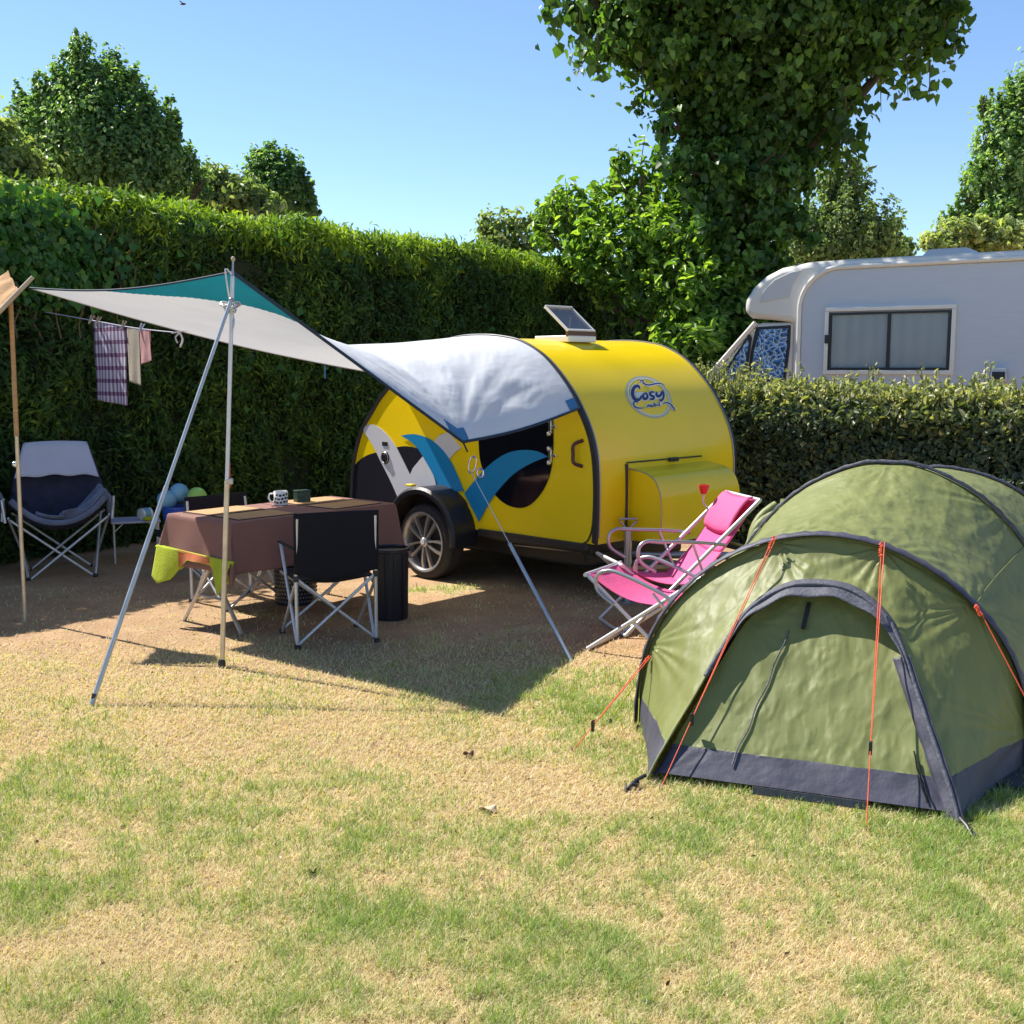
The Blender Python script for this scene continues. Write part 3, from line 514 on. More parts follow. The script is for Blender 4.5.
# living area window
wl, wr, wb, wt = -.215, 1.23, 1.58, 2.335
fr = MB()
for (x0, x1, z0, z1) in ((wl,wr,wt-.045,wt),(wl,wr,wb,wb+.045),(wl,wl+.045,wb+.045,wt-.045),(wr-.045,wr,wb+.045,wt-.045)): fr.box(((x0+x1)/2, -.008, (z0+z1)/2), (x1-x0, .04, z1-z0))
win = fr.build('window', M['mh_white'], mh, 30, .006)
mm = MB()
for (x0, x1, z0, z1) in ((wl+.05,wr-.05,wt-.085,wt-.06),(wl+.05,wr-.05,wb+.05,wb+.075),(wl+.05,wl+.08,wb+.075,wt-.085),(wr-.08,wr-.05,wb+.075,wt-.085),(.50,.535,wb+.075,wt-.085)): mm.box(((x0+x1)/2, -.010, (z0+z1)/2), (x1-x0, .03, z1-z0))
mm.build('mullion', M['trim'], win, 0); MB().box(((wl+wr)/2, -.014, (wb+wt)/2), (wr-wl-.16, .006, wt-wb-.14)).build('pane', M['pane'], win, 0)
def curt(u, v): x = wl+.08+u*(wr-wl-.16); return (x, -.004+.004*math.sin(x*42+math.sin(v*3)*.6), wb+.075+v*(wt-wb-.16))
MB().grid(curt, 160, 4).build('curtain', M['curtain'], win, 80)
MB().box((-.17,-.035,1.98), (.07,.03,.1)).build('latch', M['trim'], win, 0, .005)
MB().box((1.70,-.03,1.58), (.17,.07,.14), taper=.8).build('vent_cowl', M['mh_grey'], mh, 0, .01); MB().box((1.70,-.068,1.57), (.13,.01,.08)).build('vent_grille', M['trim'], mh, 0)
MB().box((.95,.9,2.94), (.6,.7,.12), taper=.7).build('roof_hatch', M['mh_grey'], mh, 0, .02)
MB().box((2.4,.9,2.93), (1.1,.8,.08)).build('roof_hatch', M['mh_grey'], mh, 0, .02)
for xx in (-1.85, 3.4):
    for yy in (.12, W-.34):
        Mx = Matrix.Translation((xx, yy, .34)) @ Matrix.Rotation(-PI/2, 4, 'X'); w = MB().lathe([(.2,0),(.33,.01),(.34,.05),(.34,.18),(.33,.22),(.2,.22)], Mx, 28).build('wheel', M['rubber'], mh, 40); MB().lathe([(.001,.02),(.2,.02),(.21,.0)], Mx, 24).build('rim', M['alloy'], w, 40)
# ------------------------------------------------------------ trailer
TR = Frame(.583, 7.9, 45); tr = TR.root('teardrop_trailer'); tag(tr, 'small yellow teardrop trailer with blue and white swooshes and round topped body', 'trailer')
prof = [(0,.43),(-.01,.7),(0,1.0),(.05,1.19),(.14,1.36),(.27,1.53),(.47,1.71),(.68,1.815),(.86,1.855),(1.1,1.875),(1.4,1.865),(1.7,1.80),(2.0,1.68),(2.33,1.445),(2.49,1.284),(2.64,1.11),(2.75,.844),(2.785,.58),(2.79,.43)]
PR = [(v.x, v.y) for v in smoothpts([Vector((a, b, 0)) for a, b in prof], 4)]; TW = 1.66
sh = MB(); n = len(PR)
sh.add([(0, a, b) for a, b in PR]+[(TW, a, b) for a, b in PR], [(i, i+1, n+i+1, n+i) for i in range(n-1)]+[tuple(range(n)), tuple(range(2*n-1, n-1, -1)), (0, n, 2*n-1, n-1)])
sh.build('shell', M['yellow'], tr, 30)
for x0 in (0, TW):
    s = 1 if x0 == 0 else -1; t = MB(); cx, cz = 1.35, .9
    ins = [(a+(cx-a)*.022, b+(cz-b)*.03) for a, b in PR]; outp = [(a-(cx-a)*.006, b-(cz-b)*.008 if b > .44 else b) for a, b in PR]
    vs = []; fs = []
    for (a, b), (c, d) in zip(ins, outp): vs += [(x0-s*.012, a, b), (x0-s*.012, c, d), (x0+s*.012, c, d), (x0+s*.012, a, b)]
    for i in range(n-1):
        for k in range(4): fs.append((i*4+k, i*4+(k+1)%4, i*4+4+(k+1)%4, i*4+4+k))
    t.add(vs, fs+[(0,1,2,3), (4*n-4,4*n-1,4*n-2,4*n-3)]); t.build('edge_trim', M['trim'], tr, 30)
    MB().tube([(x0+s*.02, a-(cx-a)*.004, b-(cz-b)*.005) for a, b in PR[1:-1]], .007, 6).build('edge_bead', M['grey_trim'], tr, 60)
def z5(x, y, xo=0.): v = TR.onX(340+x/3.938, 290+y/3.938, xo); return (v.y, v.z)
def decal(name, pts, xo, m, parent=tr, th=.003, closed_s=True, bevel=0):
    q = [Vector((*z5(x, y), 0)) for x, y in pts]
    if closed_s: q = smoothpts(q, 4, True)
    return MB().prism([Vector((xo, p.x, p.y)) for p in q], (-th, 0, 0)).build(name, m, parent, 0, bevel)
def dec2(name, parts, xo, m, parent=tr, th=.003):    # polygon with some corners kept sharp: runs of points smoothed one by one
    q = []
    for run in parts:
        r = smoothpts([Vector((*z5(x, y), 0)) for x, y in run], 5) if len(run) > 2 else [Vector((*z5(x, y), 0)) for x, y in run]; q += r
    out = []
    for p in q:
        if not out or (p-out[-1]).length > .002: out.append(p)
    if (out[0]-out[-1]).length < .002: out.pop()
    return MB().prism([Vector((xo, p.x, p.y)) for p in out], (-th, 0, 0)).build(name, m, parent, 0)
dec2('black_graphic', [[(50,702),(80,668),(115,648),(160,636),(250,615),(310,625)],[(385,745),(395,830)],[(60,1040),(48,860)]], -.001, M['black_dec'])
dec2('white_swoosh', [[(95,537),(130,530),(170,552),(215,605),(250,670),(278,727)],[(290,700),(328,655)],[(350,690),(372,735),(382,775)],[(235,830),(205,760),(165,680),(130,610),(95,555)]], -.004, M['white_dec'])
dec2('white_swoosh', [[(370,600),(395,572),(430,560)],[(480,622),(455,640),(435,665)]], -.004, M['white_dec'])
dec2('blue_swoosh', [[(243,573),(300,568),(365,592),(420,645),(462,720),(490,790)],[(400,800),(380,745),(350,690),(310,625),(280,595)]], -.007, M['blue_dec'])
door_pts = [(505,560),(545,480),(640,420),(760,390),(880,420),(935,470),(968,540),(990,640),(1000,760),(998,880),(985,965),(940,997),(760,975),(555,948),(520,905),(502,800),(500,680)]
decal('door_seal', [(x+(4 if x > 700 else -1), y+(3 if y > 700 else -3)) for x, y in door_pts], -.0005, M['trim'], th=.005)
door = decal('door', door_pts, -.0045, M['yellow'], th=.007)
wpts = [[(552,595),(556,655),(566,700),(583,750),(612,800),(655,840),(705,857),(750,848),(790,810),(820,760),(838,700),(846,620)],[(846,500)],[(760,470),(650,470),(575,520)]]
dec2('window', wpts, -.012, M['glass_dark'], door, .006)
dec2('blue_swoosh', [[(497,800),(545,742),(600,685),(660,645),(720,630),(780,634),(826,655)],[(826,655),(760,682),(700,718),(650,765),(600,830),(555,912)]], -.019, M['blue_dec'], door)
hp = [TR.onX(340+x/3.938, 290+y/3.938, -.0115) for x, y in ((958,592),(936,608),(933,645),(936,680),(956,695))]
MB().tube(smoothpts([hp[0]]+[p+Vector((-.04,0,0)) for p in hp[1:-1]]+[hp[-1]], 4), .013, 8).build('handle', M['handle'], door, 60)
for cy in (538, 652):
    a = TR.onX(340+832/3.938, 290+cy/3.938, -.012); hb = MB()
    hb.box(a+Vector((-.012,0,0)), (.016,.03,.10)); 
    for dz in (-.05, .05): hb.ball(a+Vector((-.025,.0,dz)), (.018,.018,.018), 8)
    hb.box(a+Vector((-.012,-.03,0)), (.012,.06,.02)); hb.build('hinge', M['nickel'], door, 40, .003)
c = TR.onX(340+178/3.938, 290+660/3.938, -.007); Mx = Matrix.Translation(c) @ Matrix.Rotation(-PI/2, 4, 'Y')
cap = MB().lathe([(.001,.02),(.028,.02),(.032,.008),(.05,.008),(.055,0)], Mx, 24).build('filler_cap', M['plastic_blk'], tr); MB().lathe([(.036,.006),(.044,.012),(.050,.006)], Mx, 24).build('cap_ring', M['steel'], cap)
MB().box(c+Vector((-.002,0,.115)), (.006,.07,.035)).build('plate', M['trim'], tr, 0, .002)
c = D(475, 462, 0) if False else TR.onX(340+520/3.938, 290+690/3.938, -.012)
# sill and chassis
MB().box((TW/2, 1.39, .39), (TW-.1, 2.6, .09)).build('chassis', M['trim'], tr, 0, .01)
MB().box((-.005, .62, .405), (.05, 1.1, .055)).build('sill', M['trim'], tr, 0, .008)
MB().box((TW/2, 1.25, .27), (TW-.5, 1.9, .16)).build('underfloor_filler', M['trim'], tr, 0, .03)  # dark box added to block the sunlit ground seen under the trailer
ax = MB().tube([(.05,1.52,.3),(TW-.05,1.52,.3)], .03, 10); ax.build('axle', M['steel'], tr, 60)
for q in (.35, TW-.35): MB().tube([(q,.1,.38),(q,.45,.22),(q,.9,.30)], .02, 8).build('stay', M['steel'], tr, 60)
MB().tube([(.12,.25,.34),(.16,.95,.31)], .012, 8).build('pipe', M['steel'], tr, 60)
# wheels and mudguards
wy, wz, wr_ = 1.61, .30, .30
for xs, s in ((-.20, 1), (TW+.20, -1)):
    Mx = Matrix.Translation((xs, wy, wz)) @ Matrix.Rotation(s*PI/2, 4, 'Y')          # axis points inwards
    wh = empty('wheel', (xs, wy, wz)); wh.parent = tr; Mi = Matrix.Rotation(s*PI/2, 4, 'Y')
    ty = MB().lathe([(.225,.03),(.236,.004),(.262,.0),(.287,.012),(.298,.035)]+[(.30-.004*(k%2), .04+.012*k) for k in range(9)]+[(.298,.15),(.28,.18),(.2,.185)], Mi, 48); ty.build('tyre', M['rubber'], wh, 40)
    rm = MB().lathe([(.238,.002),(.238,-.008),(.222,-.006),(.212,.012),(.204,.05),(.204,.17)], Mi, 48)
    for k in range(10):
        a = 2*PI*k/10+.16; pts = []
        for r0, wd, dz, tw_ in ((.035,.014,.008,0),(.10,.012,.004,.05),(.16,.016,.004,.10),(.212,.024,.012,.17)):
            for sg in (-1, 1): pts.append((r0, a+tw_*(1 if k%2 else -1)*.6, sg*wd, dz))
        vs = []
        for dzz in (0, .028):
            for r0, an, w_, dz in [(p_[0], p_[1], p_[2]*.62, p_[3]) for p_ in pts]: vs.append(Mi @ Vector((r0*math.cos(an)-w_*math.sin(an), r0*math.sin(an)+w_*math.cos(an), dz+dzz)))
        fs = []
        for i in range(3): a0 = i*2; fs += [(a0,a0+1,a0+3,a0+2),(8+a0,8+a0+2,8+a0+3,8+a0+1),(a0,a0+2,a0+10,a0+8),(a0+1,a0+9,a0+11,a0+3)]
        rm.add(vs, fs)
    rm.lathe([(.001,-.004),(.03,-.004),(.042,.008),(.044,.05)], Mi, 20)
    rm.build('rim', M['alloy'], wh, 30); MB().lathe([(.001,.07),(.204,.07)], Mi, 32).build('brake_disc', M['trim'], wh); MB().lathe([(.001,-.008),(.02,-.008),(.022,-.004)], Mi, 20).build('hub_cap', M['white_dec'], wh)
    fo = []; fi = []
    for a in np.linspace(math.radians(-8), math.radians(188), 26): fo.append((wy-.41*math.cos(a), wz+.05+.385*math.sin(a)))
    f = MB(); x1 = 0 if s > 0 else TW; x2 = xs-s*.03
    vs = []; fs = []
    for y, z in fo:
        dy, dz = y-wy, z-wz-.05; L_ = math.hypot(dy, dz); ux, uz = dy/L_, dz/L_
        vs += [(x1, y, z), (x2, y, z), (x2-s*.018, y-ux*.02, z-uz*.02), (x2-s*.012, y-ux*.055, z-uz*.055), (x2+s*.012, y-ux*.05, z-uz*.05), (x1, y-ux*.02, z-uz*.02)]
    for i in range(25):
        for k in range(5): fs.append((i*6+k, i*6+k+1, i*6+7+k, i*6+6+k))
        fs.append((i*6+5, i*6, i*6+6, i*6+11))
    fs += [(0,1,2,3,4,5), tuple(25*6+k for k in range(5,-1,-1))]
    f.add(vs, fs).build('mudguard', M['plastic_blk'], tr, 35)
MB().tube([(-.19,wy-.385*math.cos(a),wz+.055+.36*math.sin(a)) for a in np.linspace(.1, PI-.1, 20)], .006, 6).build('guard_bead', M['steel'], tr, 60)
MB().box((-.19, 1.76, .735), (.05,.07,.018)).build('reflector', M['yellow'], tr, 0, .004)
# storage box with curved lid on the front
bx0, bx1 = .345, 1.30; bp_ = [(.02,.43),(-.285,.43),(-.30,.46),(-.30,.70),(-.285,.79),(-.235,.875),(-.145,.92),(.02,.945)]
bp_ = [(v.x, v.y) for v in smoothpts([Vector((a, b, 0)) for a, b in bp_], 4)]
box = MB().prism([Vector((bx0, a, b)) for a, b in bp_], (bx1-bx0, 0, 0)).build('storage_box', M['yellow'], tr, 40, .006)
MB().tube([(bx0-.004, a*1.008, b) for a, b in bp_], .0035, 6).build('lid_edge', M['grey_trim'], box, 60)
MB().tube([(bx0-.03,-.008,.45),(bx0-.03,-.008,.975)], .014, 6).build('dark_gap', M['trim'], box, 60)  # black tube painting the shade of the gap beside the box
MB().tube([(bx0-.03,-.012,.985),(bx0+.86,-.012,.985)], .006, 6).build('hinge_line', M['trim'], box, 60)
MB().box((bx0+.5,-.02,.98), (.10,.03,.03)).build('latch', M['trim'], box, 0, .006)
# drawbar, coupling, prop stand with D handle
MB().tube([(.35,-.02,.33),(TW/2,-.95,.36)], .028, 8).build('drawbar', M['steel'], tr, 60); MB().tube([(TW-.35,-.02,.33),(TW/2,-.95,.36)], .028, 8).build('drawbar', M['steel'], tr, 60)
MB().box((TW/2,-1.08,.40), (.09,.32,.08)).build('coupling', M['steel'], tr, 0, .02)
hs = TR.loc(D(628, 540, 8.0)); st = MB().tube([(hs.x,hs.y,.0),(hs.x,hs.y,.30)], .022, 12).tube([(hs.x,hs.y,.28),(hs.x,hs.y,.52)], .028, 12).box((hs.x,hs.y,.01), (.16,.16,.02)).build('prop_stand', M['alloy'], tr, 40)
q = .06; k = q*.7071
MB().tube([(hs.x,hs.y,.52),(hs.x-k,hs.y+k,.585),(hs.x-k,hs.y+k,.60),(hs.x+k,hs.y-k,.60),(hs.x+k,hs.y-k,.585)], .008, 8, closed=True).build('handle', M['alloy'], st, 60)
MB().tube([(hs.x,hs.y,.32),(hs.x,.02,.36)], .018, 8).build('bracket', M['steel'], st, 60)
# roof hatch, opened
hx, hy = .66, .90; hz = 1.855
hatch = MB().box((hx,hy,hz+.015), (.32,.36,.05)).build('roof_hatch', M['mh_white'], tr, 0, .01)
MB().box((hx,hy-.16,hz+.05), (.32,.03,.05)).build('hatch_frame', mat('brown_plastic', (.10,.045,.015), .5), hatch, 0, .006)
R_ = Matrix.Rotation(math.radians(-38), 3, 'X')
lid = MB(); c0 = Vector((hx, hy-.15, hz+.06)); ln = .30; R_ = Matrix.Rotation(math.radians(38), 3, 'X')
lid.box(c0+R_ @ Vector((0,ln/2,.02)), (.30,ln,.012), rot=R_)
lid.build('hatch_lid', M['smoke'], hatch, 0, .004)
lf = MB()
for a, s_ in (((-.15,ln/2,.02),(.012,ln,.022)),((.15,ln/2,.02),(.012,ln,.022)),((0,ln,.02),(.31,.014,.03)),((0,0,.02),(.31,.02,.025))): lf.box(c0+R_ @ Vector(a), s_, rot=R_)
lf.build('lid_frame', M['mh_grey'], hatch, 0, .004)
MB().tube([(hx+.06,hy+.02,hz+.04),c0+R_ @ Vector((.06,.2,.01))], .008, 6).build('lid_stay', M['alloy'], hatch, 60)
# writing on the curved front
def on_front(px, py, off):
    d = Vector(ray(px, py)); o = Vector((0,0,H)); X, Y = Vector((*TR.X,0)), Vector((*TR.Y,0)); O = Vector((*TR.o,0))
    ro = Vector(((o-O).dot(X), (o-O).dot(Y), o.z)); rd = Vector((d.dot(X), d.dot(Y), d.z))
    for (a, b), (c_, e) in zip(PR, PR[1:]):
        nn = Vector((0, b-e, c_-a)).normalized(); den = rd.dot(nn)
        if abs(den) < 1e-9: continue
        t = (Vector((0,a,b))-ro).dot(nn)/den; p = ro+rd*t; L2 = (c_-a)**2+(e-b)**2; w = ((p.y-a)*(c_-a)+(p.z-b)*(e-b))/L2
        if -.001 <= w <= 1.001 and t > 0 and den*1 != 0 and p.z > .5 and p.y < 1.0: return p+nn*off*(1 if nn.z > 0 else -1)
    return None
def zl(x, y): return (600+x/6.4, 340+y/6.4)
def ribbon(mb, pts, w, off, closed=False, k=5):
    q = smoothpts([Vector((*zl(x, y), 0)) for x, y in pts], k, closed); N_ = len(q); vs = []
    for i, p in enumerate(q):
        a = q[i-1] if (i or closed) else p; b_ = q[(i+1)%N_] if (i < N_-1 or closed) else p; t = (b_-a).normalized(); nrm = Vector((-t.y, t.x, 0))
        e = 1. if closed else min(1, .35+min(i, N_-1-i)/max(1,N_)*3.2)
        for s in (-1, 1): z_ = p+nrm*s*w/6.4/2*e; v = on_front(z_.x, z_.y, off); vs.append(v if v else Vector((0,0,0)))
    mb.add(vs, [(2*i, 2*i+1, (2*i+3)%(2*N_), (2*i+2)%(2*N_)) for i in range(N_ if closed else N_-1)])
logo = empty('logo', (0,0,0)); logo.parent = tr
el = [(310+math.cos(a)*155*math.cos(.62)-math.sin(a)*112*math.sin(.62), 366+math.cos(a)*155*math.sin(.62)+math.sin(a)*112*math.cos(.62)) for a in np.linspace(0, 2*PI, 28, endpoint=False)]
mb = MB(); ribbon(mb, el, 15, .002, True, 3); mb.build('oval_ring', M['grey_ink'], logo, 80)
el2 = [(310+(x-310)*.93, 366+(y-366)*.93) for x, y in el]; mb = MB(); ribbon(mb, el2, 7, .0035, True, 3); mb.build('oval_line', M['pale_ink'], logo, 80)
GL = {'letter_c': ([(252,318),(243,300),(222,302),(207,325),(206,358),(222,384),(248,384),(262,360)], 15), 'letter_o': ([(285,342),(272,358),(278,380),(294,378),(300,360),(292,344)], 11),
      'letter_s': ([(345,340),(330,336),(316,345),(322,358),(340,366),(338,380),(322,382),(312,376)], 10), 'letter_y': ([(360,335),(358,352),(368,364),(384,356),(398,326)], 11), 'letter_y_tail': ([(398,326),(404,352),(400,378),(386,392),(378,384)], 9),
      'flourish': ([(252,280),(258,264),(272,266),(276,282),(310,292),(350,284),(385,282),(412,298)], 7), 'lower_flourish': ([(238,408),(228,396),(212,404),(214,424),(236,438),(280,438)], 8), 'tail_flourish': ([(398,412),(425,404),(450,416),(468,440),(476,458)], 7)}
halo = MB()
GL = {k_: (p, w*(1.4 if 'letter' in k_ else 1.15)) for k_, (p, w) in GL.items()}
for k_, (p, w) in GL.items(): ribbon(halo, p, w+12, .005)
ribbon(halo, [(225,345),(285,362),(340,362),(395,350)], 46, .0048); ribbon(halo, [(285,425),(340,420),(395,412)], 26, .0048)
halo.build('letter_outline', M['pale_ink'], logo, 80)
for k_, (p, w) in GL.items():
    mb = MB(); ribbon(mb, p, w, .0075)
    if k_ == 'letter_o': ribbon(mb, [(285,342),(292,344)], w, .0075)
    mb.build(k_, M['navy_ink'], logo, 80)
mb = MB()
def g(x, y): return (296+x*1.0, 436-(x)*.16-y)
for st_ in ([(0,0),(2,14)],[(2,12),(8,14),(9,0)],[(9,12),(15,14),(16,0)],                       # m
           [(24,14),(19,8),(23,0),(29,3),(29,10),(24,14)],                                       # o
           [(35,24),(34,0)],[(34,10),(40,13),(43,6),(39,0),(34,2)],                               # b
           [(50,14),(50,0)],[(50,20),(51,22)],                                                    # i
           [(58,24),(57,0),(61,0)]):                                                             # l
    ribbon(mb, [g(x*1.4, y) for x, y in st_], 5.5, .0075)
mb.build('small_word', M['black_dec'], logo, 80)
# ------------------------------------------------------------ awning
P2 = D(232, 272, 6.30); P1 = D(30, 288, 7.6); P3 = D(463, 442, 7.33)
aw = empty('awning', (0,0,0)); tag(aw, 'cream and teal canvas awning stretched from the trailer roof to a pole', 'awning')
def tw_(x, s, z): return Vector((TR.o[0]+x*TR.X[0]+s*TR.Y[0], TR.o[1]+x*TR.X[1]+s*TR.Y[1], z))
keder = [(a, b) for a, b in PR if .115 <= a <= 2.2 and b > 1.2]
def arch(u):
    L_ = [0]
    for a, b in zip(keder, keder[1:]): L_.append(L_[-1]+math.dist(a, b))
    t = u*L_[-1]
    for i in range(len(L_)-1):
        if t <= L_[i+1]+1e-9: f = (t-L_[i])/(L_[i+1]-L_[i]); a, b = keder[i], keder[i+1]; return tw_(-.02, a[0]+(b[0]-a[0])*f, a[1]+(b[1]-a[1])*f+.018)
A0, A1 = arch(0), arch(1)
T3 = .40
def front(v):
    if v < T3:
        t = v/T3; p = A0.lerp(P3, t); p.z += .03*math.sin(PI*t)*-1; return p
    t = (v-T3)/(1-T3); p = P3.lerp(P2, t); return p
def rear(v): p = A1.lerp(P1, v); p.z -= .05*math.sin(PI*v); return p
def outer(u): p = P2.lerp(P1, u); p.z -= .05*math.sin(PI*u); return p
def tarp(u, v):
    a = arch(u)*(1-v)+outer(u)*v; b = front(v)*(1-u)+rear(v)*u; c = (A0*(1-u)+A1*u)*(1-v)+(P2*(1-u)+P1*u)*v
    p = a+b-c; e = math.sin(PI*min(1,max(0,u)))*math.sin(PI*v)**.6
    # creases fanning out from the tie-down corner towards the roof
    p3 = (u, (v-T3)*1.3); ang = math.atan2(p3[0], p3[1]); rr = math.hypot(*p3); w = math.exp(-((rr-.28)/.24)**2)*min(1, u*14)*min(1, v*6+.15)
    cr = math.sin(ang*19+noise.noise(Vector((u*6, v*6, 0)))*4.)*w*.004+.007*math.sin((u*1.1-v*.9)*34+4*noise.noise(Vector((u*3,v*3,5))))*w*abs(noise.noise(Vector((u*5,v*5,8))))*2+noise.noise(Vector((u*9, v*9, 3)))*.012*e+noise.noise(Vector((ang*7, rr*2.5, 7)))*.012*w+abs(noise.noise(Vector((ang*16, rr*6, 2))))*.012*w
    fade = min(1, u*12)*min(1, (1-u)*12)*min(1, v*14)*min(1, (1-v)*12)
    return p+Vector((-.35,-.45,.75))*cr*fade+Vector((0,0,.10*math.sin(PI*v)*math.sin(PI*u**.6)*(1-.5*u)))
def tarp_m(u, v): return 1 if (v > 1-.21*(1-u/.62)**.9 if u < .62 else False) else 0
tb = MB().grid(tarp, 150, 150, mf=tarp_m).build('canvas', [M['tarp'], M['tarp_teal']], aw, 80, recalc=False)
for p in tb.data.polygons: pass
nb_ = 40
edge_pts = [front(i/nb_) for i in range(nb_+1)]
MB().tube(edge_pts, .010, 8).build('edge_binding', M['tarp_edge'], aw, 60); MB().tube([outer(i/20) for i in range(21)], .006, 8).build('edge_binding', M['tarp_edge'], aw, 60)
MB().tube([rear(i/20) for i in range(21)], .005, 8).build('edge_binding', M['pale_cloth'], aw, 60); MB().tube([arch(i/60) for i in range(61)], .012, 8).build('keder_rail', M['trim'], aw, 60)
# inner hem doubled along the front edge
MB().grid(lambda a, b: tarp(b*.05, a*.76)+Vector((0,0,-.006)), 60, 3).build('hem', M['tarp'], aw, 80, recalc=False)
def patch(u0, v0, du, dv_): return MB().grid(lambda a, b: tarp(u0+du*a, v0+dv_*b)+Vector((-.3,-.4,.75))*.006, 6, 6).build('corner_patch', M['tarp_patch'], aw, 80, recalc=False)
patch(0, T3-.02, .03, .06); patch(0, 0, .035, .035)
s0 = rear(.12)
MB().box(D(325, 372, 9.0), (.012,.006,.10)).build('strap', M['tarp_patch'], aw, 0)
# ring and hook at the tied down corner
MB().tube([P3+Vector((0,0,0)), P3+Vector((.03,-.03,-.06))], .006, 6).build('strap', M['trim'], aw, 60)
hk = MB(); hc = P3+Vector((.06,-.06,-.14))
hk.tube([hc+Vector((.025*math.cos(a), 0, .05*math.sin(a)+.02*math.cos(a))) for a in np.linspace(0, 2*PI, 14, endpoint=False)], .006, 6, closed=True)
hk.tube([hc+Vector((.05+.02*math.cos(a), 0, -.055+.03*math.sin(a))) for a in np.linspace(0, 2*PI, 12, endpoint=False)], .008, 6, closed=True); hk.build('carabiner', M['nickel'], aw, 60)
# poles
pf = G(222, 668); pt = D(233, 264, 6.30)
pole = empty('awning_pole', pf); tag(pole, 'upright metal pole holding up the pointed corner of the awning', 'pole')
def rel(o, p): return Vector(p)-Vector(o.location)
j = rel(pole, pt)*.47
MB().tube([Vector((0,0,0)), j], .0145, 12).build('lower_tube', M['brass'], pole, 60); MB().tube([j*.99, rel(pole, pt)*.97], .0115, 12).build('upper_tube', M['alu'], pole, 60)
MB().lathe([(.001,-.01),(.02,-.01),(.022,.03),(.016,.05),(.001,.05)], None, 12).build('foot', M['trim'], pole, 40)
MB().tube([rel(pole, pt)*.965, rel(pole, pt)*.985, rel(pole, pt)*1.01], [.012,.006,.005], 8).build('spike', M['steel'], pole, 60); MB().ball(rel(pole, pt)*1.012, (.012,.012,.014), 8).build('spike_cap', M['wood_grey'], pole)
MB().box(j+Vector((.018,-.01,0)), (.035,.02,.035)).build('clamp', M['alloy'], pole, 0, .006)
MB().box(j+Vector((.012,.012,.03)), (.01,.01,.14)).build('red_tab', M['red'], pole, 0, .002)
kn = MB(); kc = rel(pole, D(231, 307, 6.3))
for i in range(4): kn.tube([kc+Vector((.028*math.cos(a)*(1+.3*i), .02*math.sin(a)-.012, .012*i-.02+.012*math.sin(2*a+i))) for a in np.linspace(0, 2*PI, 14, endpoint=False)], .005, 6, closed=True)
kn.tube(smoothpts([kc, kc+Vector((-.01,-.02,.10)), kc+Vector((-.018,-.02,.2)), rel(pole, pt)*.97], 4), .005, 6); kn.tube(smoothpts([kc+Vector((.005,0,-.02)), kc+Vector((.02,-.02,-.09)), kc+Vector((-.01,-.02,-.16))], 4), .004, 6); kn.build('rope', M['alu'], pole, 60)
g0 = G(90, 707); g1_ = D(231, 300, 6.27)
gp = empty('guy_pole', g0); tag(gp, 'grey slanting metal strut left of the upright awning pole', 'pole')
v = rel(gp, g1_); MB().tube([Vector((0,0,-.01)), v*.52], .0125, 12).build('lower_tube', M['alu_dull'], gp, 60); MB().tube([v*.51, v], .010, 12).build('upper_tube', M['alu_dull'], gp, 60); MB().ball(v, (.014,.014,.014), 8).build('ball_joint', M['steel'], gp)
MB().tube([Vector((0,0,-.02)), v*.03], [.006,.014], 8).build('foot', M['trim'], gp, 60)
g0 = G(573, 662); gq = empty('guy_pole', g0); tag(gq, 'slanting metal strut left of the pink chairs, tied to the awning corner', 'pole')
v = rel(gq, P3+Vector((.06,-.06,-.20))); MB().tube([Vector((0,0,-.01)), v*.60], .0115, 12).build('lower_tube', M['alu_dull'], gq, 60); MB().tube([v*.60, v], .003, 6).build('cord', M['alu'], gq, 60); MB().ball(v*.6, (.013,.013,.013), 8).build('end_cap', M['steel'], gq)
# wooden pole at the left with a tan canvas corner
w0 = G(25, 622); wt_ = D(11, 308, 7.38); wp = empty('sunshade', w0); tag(wp, 'tan canvas sunshade corner on a slim wooden pole at the left edge', 'sunshade')
v = rel(wp, wt_); MB().tube([Vector((0,0,0)), v*.62], .0125, 12).build('pole', M['brass'], wp, 60); MB().tube([v*.6, v*1.02], .0145, 12).build('pole', M['wood'], wp, 60)
MB().ball(v*.51+Vector((-.017,-.008,0)), (.02,.02,.02), 8).build('clamp', M['nickel'], wp)
sa, sb_ = rel(wp, D(33, 277, 7.2)), rel(wp, D(-34, 346, 7.1)); MB().tube([sa, sb_], [.013,.018], 10).build('spar', M['wood_grey'], wp, 60)
ca = rel(wp, D(18, 292, 7.25)); cb = rel(wp, D(-28, 338, 7.12)); cc = rel(wp, D(-30, 296, 7.6)); cd = rel(wp, D(8, 273, 7.5))
def cvs(a, b): p = (ca*(1-a)+cb*a)*(1-b)+(cd*(1-a)+cc*a)*b; return p+Vector((0,0,.05*math.sin(PI*a)*math.sin(PI*b)+.012*math.sin(b*14+a*3)))
MB().grid(cvs, 24, 16).build('canopy', M['tan_cv'], wp, 80, recalc=False)
MB().tube([cvs(0, i/8) for i in range(9)], .006, 6).build('canopy_edge', M['tan_cv'], wp, 60)
